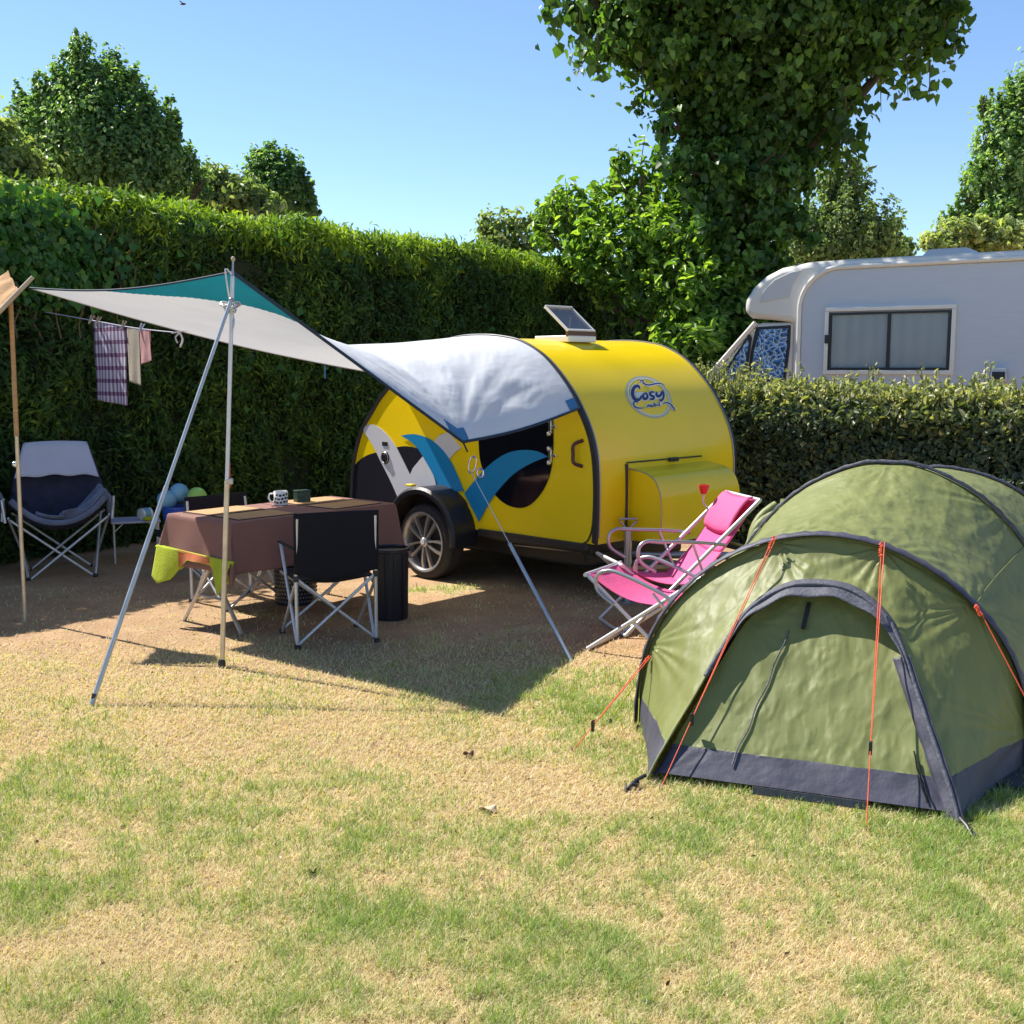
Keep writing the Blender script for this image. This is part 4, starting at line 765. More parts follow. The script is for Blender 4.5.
# ------------------------------------------------------------ clothes line and washing
l0 = D(45, 312, 9.9); l1 = D(180, 333, 8.25)
cl = rail('clothes_line', smoothpts([l0, D(90, 320, 9.3), D(135, 328, 8.8), l1], 6), .004, M['pale_cloth']); tag(cl, 'thin washing line stretched between the hedge and the awning', 'washing line')
def lp(px):
    t = (px-45)/135.; Yv = np.interp(px, [45,90,135,180], [9.9,9.3,8.8,8.25]); yv = np.interp(px, [45,90,135,180], [312,320,328,333]); return D(px, yv, Yv)
def hang(name, x0, x1, h0, h1, m, lb, cat, wav=.012, fold=.0, grp=None):
    a, b = lp(x0), lp(x1); ax_ = (b-a); wdt = math.hypot(ax_.x, ax_.y); rz = math.atan2(ax_.y, ax_.x); o = empty(name, a, rz)
    tag(o, lb, cat, grp); dz = ax_.z
    def fn(u, v): x = u*wdt; s = (1-fold*v); return (x*s+fold*v*.04, wav*math.sin(u*9+v*2)*(.3+v)+.25*wav*math.sin(v*11+u*4), dz*u-(h0+(h1-h0)*u)*v+.002)
    MB().grid(fn, 24, 30).build('front_fall', m, o, 80, solid=.002)
    MB().grid(lambda u, v: (u*wdt, -.0+.012+.004*math.sin(u*6), dz*u-.9*(h0)*v*.35-.0), 10, 8).build('back_fall', m, o, 80, solid=.002)
    return o
t1 = hang('tea_towel', 93, 125, .63, .61, M['towel'], 'white tea towel with purple checks pegged on the line', 'tea towel', .006)
t2 = hang('cleaning_cloth', 127, 139, .42, .43, M['beige'], 'beige cloth hanging next to the checked towel', 'cloth', .002)
t3 = hang('cleaning_cloth', 140, 149, .27, .23, M['rose'], 'pink cloth, smallest piece of washing on the line', 'cloth', .002, -.25)
for px, lb in ((91,'wooden peg at the left end of the line holding nothing'),(98,'wooden peg on the left corner of the checked towel'),(123,'wooden peg on the right corner of the checked towel'),(141,'white peg over the pink cloth')):
    p = lp(px); o = empty('clothes_peg', p); tag(o, lb, 'peg', 'pegs on the washing line')
    mm_ = M['pale_cloth'] if px == 141 else M['wood_grey']
    for s in (-1, 1): MB().box((s*.007, 0, .005), (.009,.014,.075), rot=Matrix.Rotation(s*.14+.5, 3, 'Y')).build('jaw', mm_, o, 0, .002)
rb = MB(); p = l1
rb.tube(smoothpts([p, p+Vector((.02,-.01,-.05)), p+Vector((.0,-.01,-.10))], 4), .007, 6); rb.tube(smoothpts([p, p+Vector((-.03,-.01,-.03)), p+Vector((-.02,0,-.07))], 4), .006, 6).tube([p+Vector((-.06,0,-.0)),p+Vector((.06,0,.02))], .006, 6)
tag(rb.build('rag_knot', M['pale_cloth'], smooth=60), 'white knotted rag at the right end of the washing line', 'knot')
# ------------------------------------------------------------ table
TF = Frame(-1.52, 7.66, 49); ta = TF.root('folding_table'); tag(ta, 'folding table on crossed legs hidden under the brown cloth', 'table')
TL, TWd, TZ = 1.35, .68, .715
MB().box((0,0,TZ-.02), (TL,TWd,.03)).build('tabletop', M['wood_grey'], ta, 0, .004)
for xs in (-TL/2+.07, TL/2-.07):
    for s in (-1, 1): MB().tube([(xs+s*.012, -s*.30, 0.0), (xs+s*.012, s*.24, TZ-.04)], .017, 6, flat=.6).build('leg', M['wood_grey'] if s > 0 else M['alu'], ta, 30)
    MB().tube([(xs,-.12,.2),(xs,.12,.2)], .008, 6).build('crossbar', M['alu_dull'], ta, 60)
def cloth(u, v):                                          # 0..1 over the spread cloth, skirts folded down
    sk = .32; Lx, Ly = TL/2+.006, TWd/2+.006; x = (u-.5)*2*(Lx+sk); y = (v-.5)*2*(Ly+sk); ox = max(0, abs(x)-Lx); oy = max(0, abs(y)-Ly)
    X = min(abs(x), Lx)*(1 if x > 0 else -1); Y = min(abs(y), Ly)*(1 if y > 0 else -1); drop = max(ox, oy) if not (ox and oy) else math.hypot(ox, oy)
    drop = min(drop, sk*1.22); flare = .12+.03*math.sin(x*13)*(oy > 0)+.03*math.sin(y*17)*(ox > 0)
    if ox: X += (1 if x > 0 else -1)*(ox*flare+(.04*min(ox, oy)/sk if oy else 0)) 
    if oy: Y += (1 if y > 0 else -1)*(oy*flare+(.04*min(ox, oy)/sk if ox else 0))
    rnd = .0 if drop == 0 else 1
    return (X, Y, TZ+.002-drop*.985)
cb_ = MB().grid(cloth, 110, 80).build('tablecloth', M['cloth_brown'], None, 50, solid=.003); cb_.location = ta.location; cb_.rotation_euler = ta.rotation_euler
tag(cb_, 'brown cloth draped over the folding table', 'tablecloth')
for sx, sy, w in ((-1,-1,'near left'),(-1,1,'far left'),(1,-1,'near right'),(1,1,'far right')):
    c = Vector((sx*.37, sy*.165, TZ+.006)); pm = TF.root('placemat'); q = TF; pm.location = Vector((q.o[0]+c.x*q.X[0]+c.y*q.Y[0], q.o[1]+c.x*q.X[1]+c.y*q.Y[1], c.z)); pm.rotation_euler.z += (.04 if sx < 0 else -.05)*sy
    tag(pm, 'tan woven placemat at the %s corner of the table' % w, 'placemat', 'placemats on the brown cloth')
    MB().box((0,0,.0), (.44,.29,.003)).build('binding', M['mat_edge'], pm, 0); MB().box((0,0,.003), (.42,.27,.003)).build('woven_panel', M['mat_tan'], pm, 0)
mc = G(281, 505, TZ+.004); mg = empty('mug', mc, .2); tag(mg, 'white enamel mug with black blotches on the table', 'mug')
MB().lathe([(.001,.003),(.047,.003),(.048,.006),(.049,.095),(.047,.097),(.044,.094),(.044,.012),(.001,.010)], None, 28).build('cup', M['enamel'], mg, 50)
MB().tube([(-.047,0,.08),(-.075,0,.078),(-.082,0,.05),(-.07,0,.025),(-.047,0,.02)], .006, 8).build('handle', M['enamel'], mg, 60)
for k in range(14):
    a = -PI*.5+(k%5-2)*.48+(k//5)*.2; z = .024+(k//5)*.025+.004*math.sin(k*5); c = Vector((.0495*math.cos(a), .0495*math.sin(a), z)); nrm = Vector((math.cos(a), math.sin(a), 0)); tt = Vector((-math.sin(a), math.cos(a), 0))
    w_, h_ = random.uniform(.007,.012), random.uniform(.006,.010); MB().prism([c+tt*w_*math.cos(b_)+Vector((0,0,1))*h_*math.sin(b_) for b_ in np.linspace(0, 2*PI, 9)[:-1]], nrm*.001).build('blotch', M['trim'], mg, 0)
bc = G(297, 503, TZ+.004); tin = empty('tin_box', bc+Vector((.03,.03,0)), .6); tag(tin, 'dark green tin box standing right behind the mug', 'tin')
MB().box((0,0,.038), (.10,.07,.076)).build('tin_body', M['dgreen'], tin, 0, .004); MB().box((0,0,.082), (.104,.074,.012)).build('lid', M['dgreen'], tin, 0, .003)
# lime towel on the rail at the table's left end
tw0 = TF.root('towel'); tag(tw0, 'lime green towel with an orange stripe hanging off the left end of the table', 'towel')
bot = [(0,.20),(.10,.235),(.22,.20),(.33,.10),(.45,.05),(.60,.045),(.74,.05),(.82,.09),(.92,.21),(1,.13)]
def twl(u, v):
    y = .40-.80*u; d = interp(bot, u)*v; return (-TL/2-.055-.02*math.sin(u*15)*v-.06*v*(abs(u-.5)*1.6), y, .50+.03*(.5-u)-d*1.0)
MB().grid(twl, 60, 16, mf=lambda u, v: 1 if (.30 < u < .74 and v < .95 and interp(bot, u) < .16) else 0).build('hanging_side', [M['lime'], M['orange_t']], tw0, 80, solid=.004)
MB().tube([(-TL/2-.05,.42,.50),(-TL/2-.05,-.42,.485)], .008, 8).build('folded_edge', M['lime'], tw0, 60)
MB().grid(lambda u, v: (-TL/2-.045+.02*math.sin(u*12)*v+.03*v, .40-.80*u, .50+.03*(.5-u)-(.10+.05*math.sin(u*9))*v), 40, 8).build('back_side', M['lime'], tw0, 80, solid=.004)
# ------------------------------------------------------------ folding camp chairs (black)
def camp_chair(name, F_, label, w=.48, d=.46, sh_=.42, bh=.80, grp='black folding chairs round the table', back=True):
    r = F_.root(name); tag(r, label, 'chair', grp); A = M['alu']; x = w/2
    for s in (-1, 1):
        MB().tube([(s*x,0,.0),(s*x*1.01,.0,sh_+.02),(s*x*.98,-.03,bh-.02)], .0105, 10).build('back_post', A, r, 60)
        MB().tube([(s*x*.98,.02,.0),(s*x*1.04,d*.86,.58)], .010, 10).build('side_brace', A, r, 60)
        MB().tube([(s*x,d,.0),(s*x*1.02,.02,sh_-.04)], .010, 10).build('side_brace', A, r, 60)
        MB().tube([(s*x*1.03,-.02,.60),(s*x*1.05,d*.9,.585)], .014, 8, flat=.5).build('armrest', M['black_fab'], r, 60)
        for yy in (0, d): MB().box((s*x,yy,.012), (.035,.035,.028)).build('foot', M['trim'], r, 0, .005)
        MB().box((s*x*1.01,0,sh_+.0), (.032,.032,.035)).build('joint', M['trim'], r, 0, .005)
    for yy in (0, d):
        zt = sh_-.0 if yy == 0 else sh_-.03
        MB().tube([(-x,yy,.02),(x,yy,zt)], .0095, 10).build('cross_brace', A, r, 60); MB().tube([(x,yy+.02,.02),(-x,yy+.02,zt)], .0095, 10).build('cross_brace', A, r, 60)
    MB().grid(lambda u, v: ((u-.5)*w, v*(d-.02)+.02, sh_-.015-.05*math.sin(PI*u)*math.sin(PI*v)**.5), 14, 12).build('seat', M['black_fab'], r, 60, solid=.008)
    MB().grid(lambda u, v: ((u-.5)*(w+.03), -.012-.026*v+.035*-math.sin(PI*u)*(1-v*.4)*-1, sh_+.03-.05*math.sin(PI*u)*(1-v)+v*(bh-sh_-.02)+.004*math.sin(u*22)*(1-v)), 24, 16).build('backrest', M['black_fab'], r, 60, solid=.008)
    return r
a, b_ = G(297.6, 649), G(376.7, 641.6); ang = math.degrees(math.atan2(b_.y-a.y, b_.x-a.x)); c = (a+b_)/2
camp_chair('folding_chair', Frame(c.x, c.y, ang), 'black folding chair seen from behind, nearest to the camera')
camp_chair('folding_chair', Frame(-2.10, 8.18, 226), 'black folding chair beyond the table, half hidden by its left end', bh=.74)
# ------------------------------------------------------------ padded armchairs at the left
def arm_chair(F_, label, cover):
    r = F_.root('camping_armchair'); tag(r, label, 'chair', 'padded camping armchairs before the hedge'); A = M['alu']; w = .34; d = .5
    for yy in (0, d):
        MB().tube([(-w*.72,yy,0),(w*1.05,yy+.0,.48)], .010, 8).build('leg', A, r, 60); MB().tube([(w*.72,yy+.02,0),(-w*1.05,yy+.02,.48)], .010, 8).build('leg', A, r, 60)
    for s in (-1, 1):
        MB().tube([(s*w*.72,0,0),(s*w*.95,d,.46)], .010, 8).build('leg', A, r, 60); MB().tube([(s*w*.72,d,0),(s*w*1.08,.0,.50)], .010, 8).build('leg', A, r, 60)
        for yy in (0, d): MB().ball((s*w*.72,yy,.014), (.022,.022,.016), 6).build('foot', M['trim'], r)
        MB().tube([(s*w*1.15,.02,.46),(s*w*1.2,.03,.64)], .012, 8).build('arm_post', A, r, 60)
    def shell(u, v):                                      # bowl: v 0 front edge -> .45 seat back -> 1 top of the back
        x = (u-.5)*2; e = abs(x)**2.2
        if v < .45: t = v/.45; y = -.03+t*.52; z = .45-.05*math.sin(PI*t)+e*(.19+.05*t)-.03*t
        else: t = (v-.45)/.55; y = .49+.17*t; z = .42+.60*t+e*(.24-.30*t)
        wd = .345-.10*max(0, v-.45)*1.2; return (x*wd, y-e*.06*(v>.45), z)
    MB().grid(shell, 26, 28).build('padded_shell', M['chair_fab'], r, 60, solid=.05)
    MB().tube([shell(i/20, 0) for i in range(21)], .022, 8).build('seat_rim', M['towel_grey'], r, 60)
    if cover:
        o = F_.root('cloth'); tag(o, 'pale lilac cloth spread over the top of the chair back', 'cloth')
        def cvr(u, v):
            x, y, z = shell(.10+.80*u if v > 0 else .1+.8*u, 1-.0); s = (u-.5)*2
            if v < .5: k = 1-v*2; return (s*(.245+.075*k), .605-.11*k-.02-.05*abs(s)**2*k-.02*k, 1.04-.27*k+.012*(1-s*s)+.008*math.sin(u*17)*k)
            return (s*.245, .605+(v-.5)*.18, 1.04-.35*(v-.5)+.012*(1-s*s))
        MB().grid(cvr, 20, 20).build('draped_cloth', M['pale_cloth'], o, 60, solid=.004)
    t = F_.root('towel'); tag(t, 'dusty blue towel slung over the arm of the %s armchair' % ('cloth covered' if cover else 'leftmost'), 'towel')
    def twf(u, v):                                        # u 0 seat -> .75 arm -> 1 hanging outside; v along the arm
        q = min(1, u/.75); us = .5+(.02+.46*q); p = shell(us, .02+.36*v); f = .016*math.sin(v*30+u*5+math.sin(u*7))+.010*math.sin(v*53+u*9)
        x, y, z = p; z += .06+f*1.7; x += .02*math.sin(v*22+u*3)
        if u > .75: k = (u-.75)/.25; x += .05*math.sin(k*PI/2); z -= .15*k*k*(.8+.3*math.sin(v*9))
        return (x, y-.02, z)
    MB().grid(twf, 50, 60).build('slung_side', M['towel_grey'], t, 70, solid=.008)
    if cover: MB().grid(lambda u, v: Vector(shell(.55-.30*u, .0+.34*v+.03*u))+Vector((0,-.01,.05+.010*math.sin(v*19+u*3))), 30, 24).build('seat_side', M['towel_grey'], t, 70, solid=.01)
    return r
a, b_ = G(27, 582), G(97, 576); c = (a+b_)/2
arm_chair(Frame(c.x, c.y, 22), 'dark padded camping armchair with its back under a pale cloth', True)
arm_chair(Frame(c.x-.80, c.y-.18, 20), 'dark padded camping armchair cut off by the left edge of the photo', False)
# ------------------------------------------------------------ side table, cup, bucket, balls, bins
sc_ = G(137, 560); st_ = empty('side_table', (sc_.x, sc_.y, 0), .35); tag(st_, 'small low aluminium side table before the hedge', 'side table')
MB().box((0,0,.35), (.40,.34,.018)).build('tabletop', M['pale_cloth'], st_, 0, .006)
for sx in (-1,1):
    for sy in (-1,1): MB().tube([(sx*.18,sy*.15,0),(sx*.18,sy*.15,.345)], .008, 8).build('leg', M['alu'], st_, 60)
    MB().tube([(sx*.18,-.15,.27),(sx*.10,-.15,.345)], .005, 6).build('brace', M['alu'], st_, 60)
cu = empty('drum_cup', (sc_.x+.10, sc_.y-.05, .41), 1.0); tag(cu, 'white and blue cup lying on its side on the low side table', 'cup')
Mx = Matrix.Rotation(PI/2, 4, 'Y'); MB().lathe([(.001,-.05),(.042,-.05),(.05,-.045),(.05,.05),(.046,.052),(.001,.05)], Mx, 24).build('cup_body', M['enamel'], cu); MB().lathe([(.0505,-.03),(.052,-.02),(.052,.02),(.0505,.03)], Mx, 24).build('blue_band', M['sky_pl'], cu)
MB().ball((-.05,-.1,-.03), (.05,.03,.02), 8).build('yellow_cloth', M['lime'], cu)
bk = D(179, 515, 8.95); so = empty('camp_stool', (bk.x, bk.y, 0), .3); tag(so, 'low camp stool under the blue bucket', 'stool')
MB().grid(lambda u, v: ((u-.5)*.36, (v-.5)*.32, .37-.01*math.sin(PI*u)), 8, 6).build('seat', M['black_fab'], so, 60, solid=.012)
for s in (-1, 1): MB().tube([(-.17,s*.15,.36),(.17,s*.15,0)], .009, 8).build('leg', M['alu'], so, 60); MB().tube([(.17,s*.13,.36),(-.17,s*.13,0)], .009, 8).build('leg', M['alu'], so, 60)
bu = empty('bucket', (bk.x, bk.y, .378)); tag(bu, 'dark blue plastic bucket holding the balls behind the table', 'bucket')
MB().lathe([(.001,.002),(.10,.002),(.13,.19),(.137,.19),(.137,.20),(.126,.20),(.098,.01),(.001,.01)], None, 28).build('pail', M['blue_pl'], bu); MB().tube([(.13*math.cos(a), .02, .19-.10*math.sin(a)) for a in np.linspace(0, PI, 14)], .004, 6).build('handle', M['alu'], bu, 60)
for px, py, m_, lb in ((167,500,'sky_pl','light blue ball at the left in the bucket'),(179,493,'sky_pl','light blue ball in the middle, the highest in the bucket'),(197,497,'green_pl','green ball in the bucket')):
    p = D(px, py, 8.93 if px != 179 else 9.0); MBb = MB().ball((0,0,0), (.077,.077,.077), 18).build('ball', M[m_], None, 80); MBb.location = p; tag(MBb, lb, 'ball', 'balls piled in the blue bucket')
bi = G(390, 621); bn = empty('waste_bin', (bi.x, bi.y+.09, 0)); tag(bn, 'tall round black waste bin right of the near folding chair', 'bin')
MB().lathe([(.001,.0),(.108,.0),(.112,.02),(.118,.46),(.001,.46)], None, 32).build('bin_body', M['plastic_blk'], bn); MB().lathe([(.120,.45),(.130,.455),(.130,.475),(.11,.48),(.105,.47)], None, 32).build('rim', M['plastic_blk'], bn)
for s in range(4): a = -PI/2+(s-1.5)*.55; MB().tube([(.116*math.cos(a), .116*math.sin(a), .03), (.121*math.cos(a), .121*math.sin(a), .44)], .004, 6).build('rib', M['plastic_blk'], bn, 60)
bi = G(290, 606); bs = empty('basket', (bi.x+.02, bi.y+.12, 0)); tag(bs, 'low black woven basket on the ground beneath the table', 'basket')
MB().lathe([(.001,.0),(.14,.0),(.15,.27),(.142,.275),(.13,.01),(.001,.01)], None, 32).build('basket_body', M['plastic_blk'], bs)
st2 = MB()
for r_ in range(9):
    for k in range(40):
        a = 2*PI*(k+.5*(r_%2))/40; z = .03+r_*.028; rr = .142+.009*z/.27+.002; st2.box((rr*math.cos(a), rr*math.sin(a), z), (.008,.008,.008), rot=Matrix.Rotation(a, 3, 'Z'))
tag(st2.build('studs', M['steel'], bs, 0), kind='stuff')
# ------------------------------------------------------------ pink chairs
def deck_chair(F_, label, w, run, top, headrest, red, seat_z=.45, pads=True):
    # local x: lateral (0..w, near to far), local y: from seat front to backrest
    r = F_.root('deck_chair'); tag(r, label, 'deck chair', 'pink deck chairs beside the trailer'); A = M['alu']; R_ = .0125
    front_ = (0, seat_z); back_low = (.52, .0); foot = (.02, .0)
    ks = (.46, .30)                                       # where seat meets back
    w = -w
    for x in (0, w):
        MB().tube([(x,foot[0],foot[1]+.012),(x,run,top)], R_, 10).build('long_rail', A, r, 60)
        xi = x-(.025 if x == 0 else -.025); MB().tube([(xi,front_[0],front_[1]),(xi,back_low[0],back_low[1]+.012)], R_, 10).build('seat_rail', A, r, 60)
        xo = x-(-.03 if x == 0 else .03); az = seat_z+.13 if run > .7 and top > .7 else seat_z+.02; ad = -.0 if top > .7 else -.16
        MB().tube(smoothpts([(xo,.20,az-.17),(xo,.10,az-.10),(xo,.09,az-.02),(xo,.14,az+.02),(xo,.24,az+.015),(xo,.5,az+ad*.5),(xo,.66,az+ad-.02)], 5), .0115, 10).build('armrest', M['alloy'], r, 60)
        MB().tube([(xo,.44,az+ad*.5),(x,.60,.2)], .009, 8).build('arm_stay', A, r, 60)
    for y, z in ((foot[0], .014), (back_low[0], .014), (front_[0], seat_z), (run, top)): MB().tube([(0,y,z),(w,y,z)], R_, 10).build('crossbar', A, r, 60)
    def fab(u, v):
        x = -.03+u*(w+.06)
        if v < .45: t = v/.45; y = t*ks[0]; z = seat_z+.012+(ks[1]-seat_z)*t-.05*math.sin(PI*t)
        else: t = (v-.45)/.55; y = ks[0]+(run-ks[0])*t; z = ks[1]+(top+.012-ks[1])*t-.045*math.sin(PI*t)
        return (x, y, z-.018*math.sin(PI*u))
    MB().grid(fab, 16, 50).build('sling', M['pink'], r, 70, solid=.004)
    if headrest:
        def hr(u, v): x, y, z = fab(u, .80+.19*v); return (x*.88+w*.06, y-.03*math.sin(PI*v)**.4-.012, z+.02*math.sin(PI*v)**.4+.012)
        MB().grid(hr, 12, 12).build('headrest', M['pink'], r, 70, solid=.012); MB().grid(lambda u, v: fab(.02+u*.96, .70+.12*v)[:2]+(fab(u, .70+.12*v)[2]+.008,), 8, 6).build('headrest_lower_band', M['pink_dark'], r, 70, solid=.003)  # deep pink band across the sling just below the headrest
    if red:
        p = Vector((w-.02, run-.13, top-.06)); h = MB().tube([p+Vector((0,0,-.04)), p+Vector((.01,-.03,-.01)), p+Vector((.015,-.03,.05))], .007, 8).build('cup_bracket', A, r, 60); MB().lathe([(.001,0),(.02,0),(.034,.045),(.034,.06),(.028,.062),(.015,.01)], Matrix.Translation(p+Vector((.015,-.03,.05))), 16).build('red_cup', M['red'], h)
    return r
# near corner of the seat front, local y runs towards the backrest
p = G(623, 566, .45); deck_chair(Frame(p.x+.0, p.y, 14-90), 'pink deck chair with an upright back and a cushioned headrest, farther from the camera', .50, .90, .83, True, True)
for o_ in kids(bpy.data.objects['deck_chair']): pass
p = G(585, 575, .45); deck_chair(Frame(p.x, p.y, -30-90), 'reclined pink deck chair nearest the tent, its back hidden behind the green fabric', .50, .72, .50, False, False)
# ------------------------------------------------------------ tent
TE = Frame(1.36, 4.9, -22.1); te = TE.root('tunnel_tent'); tag(te, 'olive green tunnel tent with dark blue mud flaps and orange guy lines', 'tent')
def curve(tab, n=41):
    pts = smoothpts([Vector((a, 0, b)) for a, b in tab], 8); L_ = [0]
    for a, b in zip(pts, pts[1:]): L_.append(L_[-1]+(b-a).length)
    def f(t):
        d = t*L_[-1]
        for i in range(len(L_)-1):
            if d <= L_[i+1]+1e-9: k = (d-L_[i])/(L_[i+1]-L_[i]+1e-12); p = pts[i].lerp(pts[i+1], k); return p.x, p.z
        return pts[-1].x, pts[-1].z
    return f
def sym(tab): return [(-a, b) for a, b in tab]+[(a, b) for a, b in reversed(tab) if a > 0]
h1 = curve(sym([(.83,0),(.825,.14),(.78,.38),(.69,.56),(.56,.705),(.42,.81),(.26,.885),(.12,.92),(0,.93)]))
h2 = curve([(x+.17, z) for x, z in sym([(.92,0),(.91,.2),(.86,.45),(.73,.66),(.59,.86),(.44,1.01),(.27,1.11),(.12,1.165),(0,1.17)])])
h3 = curve([(x+.38, z) for x, z in sym([(.86,0),(.85,.2),(.80,.45),(.70,.68),(.56,.85),(.40,.97),(.24,1.04),(.1,1.07),(0,1.08)])])
mi = curve(sym([(.58,0.02),(.545,.11),(.45,.31),(.37,.48),(.30,.61),(.21,.69),(.11,.735),(0,.745)]))
def H1(t): x, z = h1(t); return Vector((x, 0, z))
def H2(t): x, z = h2(t); return Vector((x, 1.02, z))
def H3(t): x, z = h3(t); return Vector((x, 1.98, z))
def HM(t): x, z = mi(t); return Vector((x, -.765+.79*z, z))
def wr(p, amp, sx=3., sz=1.5, seed=0.): return amp*(noise.noise(Vector((p.x*sx*2, p.y*sx*2, p.z*sz+seed)))+.5*noise.noise(Vector((p.x*sx*5, p.y*sx*5, p.z*sz*3+seed))))
def tension(p, anchors):
    k = 0.
    for A_ in anchors:
        d = p-A_; r = d.length; a = math.atan2(d.x, -(d.z+.6*d.y)); k += math.sin(a*17+4*noise.noise(A_*9+Vector((a*1.5,0,0))))*math.exp(-r/.30)*min(1, r/.06)*(.6+.8*noise.noise(A_*5+Vector((a*3,0,r*2))))
    return k
def loft(A_, B_, t0, t1, nu, nv, sag=.02, amp=.010, seed=0.):
    def f(u, v):
        t = t0+(t1-t0)*u; a, b = A_(t), B_(t); p = a.lerp(b, v); cen = Vector((p.x*.0+.1, p.y, .25)); d = (cen-p); d.normalize(); s = math.sin(PI*v)
        k = sag*s+wr(p, amp, seed=seed)*s*min(1, 8*t*(1-t)+.3)+(.0085*tension(p, ANC)*min(1, 6*s) if amp else 0)+amp*.5*math.sin(v*3+t*46+3*noise.noise(p*2.5))*s*abs(noise.noise(p*1.7))*1.5
        return p+d*k
    return f
ANC = [Vector((-.22,0,.885)), Vector((.225,0,.89)), Vector((-.58,-.75,.02)), Vector((.58,-.75,.02)), Vector((.17,1.02,1.17)), Vector((-.4,1.02,1.0)), Vector((.74,1.02,1.0)), Vector((.6,0,.67)), Vector((-.78,0,.38)), Vector((.82,0,.15))]
def cut(fn, nu, nv, zc, name, up, low, parent=te, zfun=None):        # split one sheet into upper fabric and mud flap
    vs = [fn(i/nu, j/nv) for i in range(nu+1) for j in range(nv+1)]; a = MB(); b = MB(); ia = []; ib = []
    for i in range(nu):
        for j in range(nv):
            q = [i*(nv+1)+j, (i+1)*(nv+1)+j, (i+1)*(nv+1)+j+1, i*(nv+1)+j+1]; z = sum(vs[k].z for k in q)/4; (ia if z > zc else ib).append(tuple(q))
    shared = {k for f_ in ia for k in f_} & {k for f_ in ib for k in f_}
    for k in shared:
        if abs(vs[k].z-zc) < .04: vs[k] = Vector((vs[k].x, vs[k].y, zc))
    for lst, m_, nm in ((ia, up, name), (ib, low, 'mud_flap')):
        if not lst: continue
        used = sorted({k for f_ in lst for k in f_}); mp_ = {k: i for i, k in enumerate(used)}; mb_ = MB(); mb_.add([vs[k] for k in used], [tuple(mp_[k] for k in f_) for f_ in lst]); mb_.build(nm, m_, parent, 70, recalc=False)
def snapz(fn, zc, w=.05):                                               # pull grid rows close to the seam height onto it
    return fn
for t0_, t1_ in ((0,.5),(.5,1)): cut(loft(H1, H2, t0_, t1_, 0, 0, .035, .012, 1), 100, 110, .155, 'fly_sheet', M['tent'], M['tent_navy'])
for t0_, t1_ in ((0,.5),(.5,1)): cut(loft(H2, H3, t0_, t1_, 0, 0, .03, .010, 2), 60, 50, .155, 'fly_sheet', M['tent'], M['tent_navy'])
def HE(t): x, z = h3(t); return Vector((.45+(x-.38)*.75, 2.75, z*.35))
cut(loft(H3, HE, 0, 1, 0, 0, .0, .008, 3), 60, 30, .12, 'fly_sheet', M['tent'], M['tent_navy'])
# vestibule: sides between hoop 1 and the small front arch
def vest(t0, t1, sd):
    def A_(t): return HM(t)
    return loft(A_, H1, t0, t1, 0, 0, .02, .012, sd)
cut(vest(0, .5, 4), 150, 80, .14, 'vestibule', M['tent'], M['tent_navy']); cut(vest(.5, 1, 4), 150, 80, .14, 'vestibule', M['tent'], M['tent_navy'])
# front door panel set back a little under the arch
def HMi(t): p = HM(t); c_ = Vector((0,-.45,.2)); return p.lerp(c_, .02)+Vector((0,.03,-.02))
def dr(u, v):                                                          # v 0 bottom, 1 on the arch; columns at constant x
    x0 = -.575+1.15*u; lo, hi = 0., 1.
    t = .0
    # find the arch height at this x
    a, b = (0., .5) if x0 < 0 else (.5, 1.)
    for _ in range(22):
        m_ = (a+b)/2; xx = mi(m_)[0]
        if xx < x0: a = m_
        else: b = m_
    top = HMi((a+b)/2); bot_ = Vector((x0, -.71, .04)); p = bot_.lerp(top, v); s = math.sin(PI*v)
    return p+Vector((0, 1, .2))*(wr(p, .012, 2.5, 1.2, 9)*min(1, v*6)*min(1,(1-v)*5)+.012*s*math.sin(PI*u)+.006*tension(p, [Vector((-.58,-.75,.02)), Vector((.58,-.75,.02)), Vector((.02,-.18,.74)), Vector((-.30,-.3,.6))])*s)
cut(dr, 150, 120, .135, 'door_panel', M['tent'], M['tent_navy'])
# pole sleeves and hood
def ribb(fn, n, w, name, m_, off=.008, t0=0., t1=1.):
    vs = []
    for i in range(n+1):
        t = t0+(t1-t0)*i/n; p = fn(t); c_ = Vector((p.x*.15, p.y, .25)); d = (p-c_).normalized(); vs += [p+d*off+Vector((0,-w,0)), p+d*(off+.014+.003*math.sin(i*2.3)), p+d*off+Vector((0,w,0))]
    return MB().add(vs, [f_ for i in range(n) for f_ in ((i*3,i*3+1,i*3+4,i*3+3),(i*3+1,i*3+2,i*3+5,i*3+4))]).build(name, m_, te, 60, solid=.003)
ribb(H1, 90, .036, 'pole_sleeve', M['tent_navy']); ribb(H2, 90, .014, 'pole_sleeve', M['tent_grey'], .005); ribb(H3, 90, .014, 'pole_sleeve', M['tent_grey'], .005)
def hoodf(u, v):
    t = .22+.60*u; p = HM(t); e = math.sin(PI*u)**.7; fwd = .07*e; return p+Vector((0,.03,.022))+Vector((0,-(fwd+.03),-.040*e-.014))*v+Vector((0,0,.006*math.sin(u*40)))*v
MB().grid(hoodf, 60, 6).build('door_hood', M['tent_grey'], te, 70, solid=.004)
MB().tube([HM(.2+.8*i/60)+Vector((0,-.006,.006)) for i in range(61)], .010, 8).build('arch_pole', M['tent_grey'], te, 60); MB().tube([HM(.2*i/30)+Vector((0,-.004,.004)) for i in range(31)], .005, 8).build('seam', M['tent'], te, 60)
def sleeve_r(u, v): p = HM(.72+.28*u); q = HMi(.72+.28*u); return p.lerp(q, v*1.0)+Vector((-.035*v+.022*(1-v), -.010+.003*math.sin(u*25), .0))
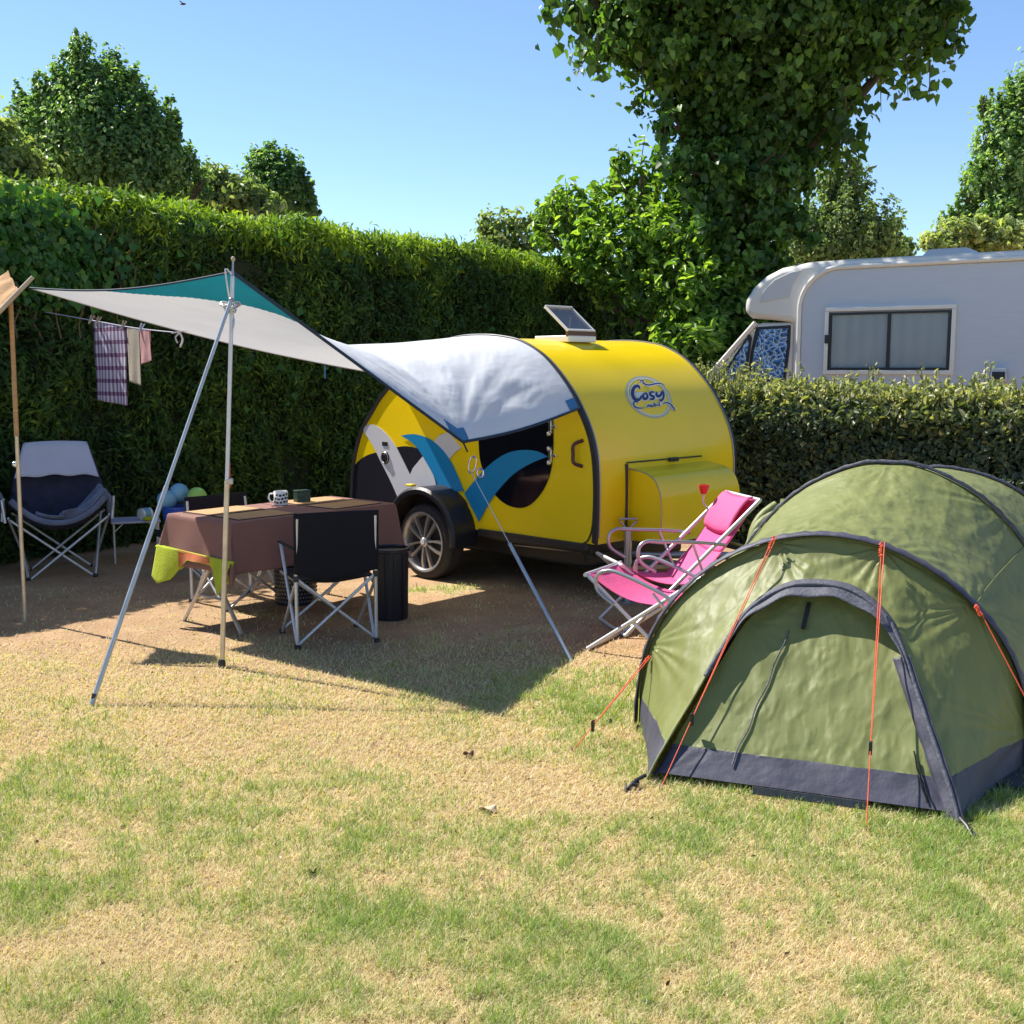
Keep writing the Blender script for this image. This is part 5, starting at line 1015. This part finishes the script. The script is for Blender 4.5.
MB().grid(sleeve_r, 60, 5).build('zip_flap', M['tent_navy'], te, 60, solid=.004)
for fa, fb, t in ((H1,H2,.27),(H1,H2,.74),(H2,H3,.3),(H2,H3,.7)):
    lf_ = loft(fa, fb, 0, 1, 0, 0, (.035 if fb is H2 else .03 if fb is H3 else .02), .0, 1)
    MB().tube([lf_(t, .02+.96*i/24)+Vector((0,-.002,.007)) for i in range(25)], .0025, 5).build('seam', M['tent'], te, 60)
# toggles, zip lines, hem band, corner straps
def onD(px, py, yo=-.62): return TE.onY(px, py, yo)
def dsurf(u, v, off=.008): p = dr(u, v); return p+Vector((0,-off*.62,off*.78))
MB().tube([dsurf(.46, .93), dsurf(.455,.86), dsurf(.45,.78,.014)], .009, 6).build('toggle_strap', M['trim'], te, 60)
MB().tube([dsurf(.40-.13*i/20+.004*math.sin(i), .78-.70*i/20) for i in range(21)], .0035, 6).build('zip_line', M['tent_grey'], te, 60)
MB().tube([dsurf(.86+.05*i/24+.0015*math.sin(i*.7), .50-.44*i/24) for i in range(25)], .003, 6).build('zip_line', M['trim'], te, 60)
MB().tube([dsurf(.875+.05*i/24+.0015*math.cos(i*.6), .47-.42*i/24) for i in range(25)], .003, 6).build('zip_line', M['trim'], te, 60)
MB().grid(lambda u, v: Vector((-.16+.42*u, -.755-.004*v, .052-.03*v)), 12, 3).build('hem_band', M['tent_grey'], te, 0, solid=.004)
for s in (-1, 1):
    a = Vector((s*.585,-.76,.04)); b2 = Vector((s*.60-.0,-.80,.0)); b3 = a+Vector((s*.05,-.10,-.035)); MB().tube([a, a.lerp(b3,.5)+Vector((0,0,.01)), b3], .008, 6).build('corner_strap', M['trim'], te, 60); MB().box(a.lerp(b3,.55), (.03,.035,.014)).build('buckle', M['plastic_blk'], te, 0, .003)
    MB().tube([b3+Vector((0,0,.03)), b3+Vector((s*.01,-.01,-.04))], .005, 6).build('peg', M['steel'], te, 60)
def guy(top, gpt, name='guy_line', two=True):
    g_ = TE.loc(gpt); o = MB(); d = (top-g_)
    if two: o.tube([top, g_], .0022, 6); o.tube([top+Vector((.012,0,0)), g_+d*.22], .0020, 6)
    else: o.tube([top, g_], .0028, 6)
    r = o.build(name, M['orange'], te, 60)
    kb = MB()
    for i in range(5): kb.tube([top-d*.012*i+Vector((.007*math.sin(i*2), -.004, -.003)), top-d*.012*i+Vector((-.006,-.004,-.012)), top-d*.012*(i+.8)], .0055, 5)
    kb.build('cord_bundle', M['orange'], r, 60); MB().box(g_+d*.26, (.012,.02,.05)).build('slider', M['plastic_blk'], r, 0, .002); MB().tube([g_+Vector((0,0,.02)), g_+Vector((0,0,-.05))], .004, 6).build('peg', M['steel'], r, 60)
def onH1(x): 
    a, b = 0., 1.
    for _ in range(24):
        m_ = (a+b)/2
        if h1(m_)[0] < x: a = m_
        else: b = m_
    p = H1(a); return p+Vector((0,-.05,.03))
guy(onH1(-.22), G(660, 790)); guy(onH1(.225), G(866, 833)); guy(onH1(.605), G(1079, 800), two=False); guy(onH1(-.76)+Vector((-.01,0,-.12)), G(572, 752))
for px, py in ((609,725),(636,731)): g_ = TE.loc(G(px, py)); MB().tube([g_+Vector((0,0,-.03)), g_+Vector((.01,0,.03))], .007, 6).build('peg', M['plastic_blk'], te, 60); MB().tube([g_+Vector((.01,0,.03)), Vector((-.83,.02,.22))], .0025, 6).build('guy_line', M['lime'], te, 60)
MB().box((.2,1.0,.02), (1.4,2.6,.02)).build('groundsheet', M['tent_in'], te, 0)
# rolled side door behind the chairs
rd = MB()
ra, rb_ = TE.loc(D(735, 568, 6.35)), TE.loc(D(779, 506, 6.5))
for k_ in range(3):
    o_ = Vector((-.03+.03*k_, 0, .012*k_)); pts = [ra.lerp(rb_, t)+o_+Vector((.02*math.sin(t*7+k_), 0, .015*math.sin(t*9+k_*2))) for t in np.linspace(0, 1, 14)]; rd.tube(pts, [.015+.016*t+.005*math.sin(t*11+k_) for t in np.linspace(0, 1, 14)], 8)
rd.build('rolled_door', M['tent'], te, 60)
# plank behind the chairs
pa, pb_ = D(632, 569, 7.75), D(712, 566, 7.55); pk = MB().tube([pa, pb_], .035, 4, flat=.6).build('wooden_plank', M['wood'], None, 30)
tag(pk, 'tan wooden plank under the trailer drawbar behind the pink chairs', 'plank')
# ------------------------------------------------------------ light, sky, camera
EL = math.radians(51); az = math.atan2(-.83, .556)
w = bpy.data.worlds.new('World'); bpy.context.scene.world = w; w.use_nodes = True; nt = w.node_tree
sk = nt.nodes.new('ShaderNodeTexSky'); sk.sky_type = 'NISHITA'; sk.sun_disc = False; sk.sun_elevation = EL; sk.sun_rotation = az; sk.air_density = 1.0; sk.dust_density = .0; sk.ozone_density = 4.0; sk.altitude = 1800
bg = nt.nodes['Background']; nt.links.new(sk.outputs[0], bg.inputs[0]); bg.inputs[1].default_value = .115
ld = bpy.data.lights.new('sun', 'SUN'); ld.energy = 5.0; ld.angle = math.radians(.5); ld.color = (1, .94, .85); lo = bpy.data.objects.new('sun', ld); C.objects.link(lo)
sd = Vector((math.sin(az)*math.cos(EL), math.cos(az)*math.cos(EL), math.sin(EL))); lo.rotation_euler = sd.to_track_quat('Z', 'Y').to_euler()
cd_ = bpy.data.cameras.new('camera'); co = bpy.data.objects.new('camera', cd_); C.objects.link(co); co.location = (0,0,H); co.rotation_euler = (PI/2-PITCH, 0, 0)
cd_.sensor_width = 36; cd_.lens = 36*F/1024; cd_.clip_end = 2000; bpy.context.scene.camera = co
s = bpy.context.scene; s.view_settings.view_transform = 'Standard'; s.view_settings.look = 'None'; s.view_settings.exposure = .82; s.view_settings.gamma = 1
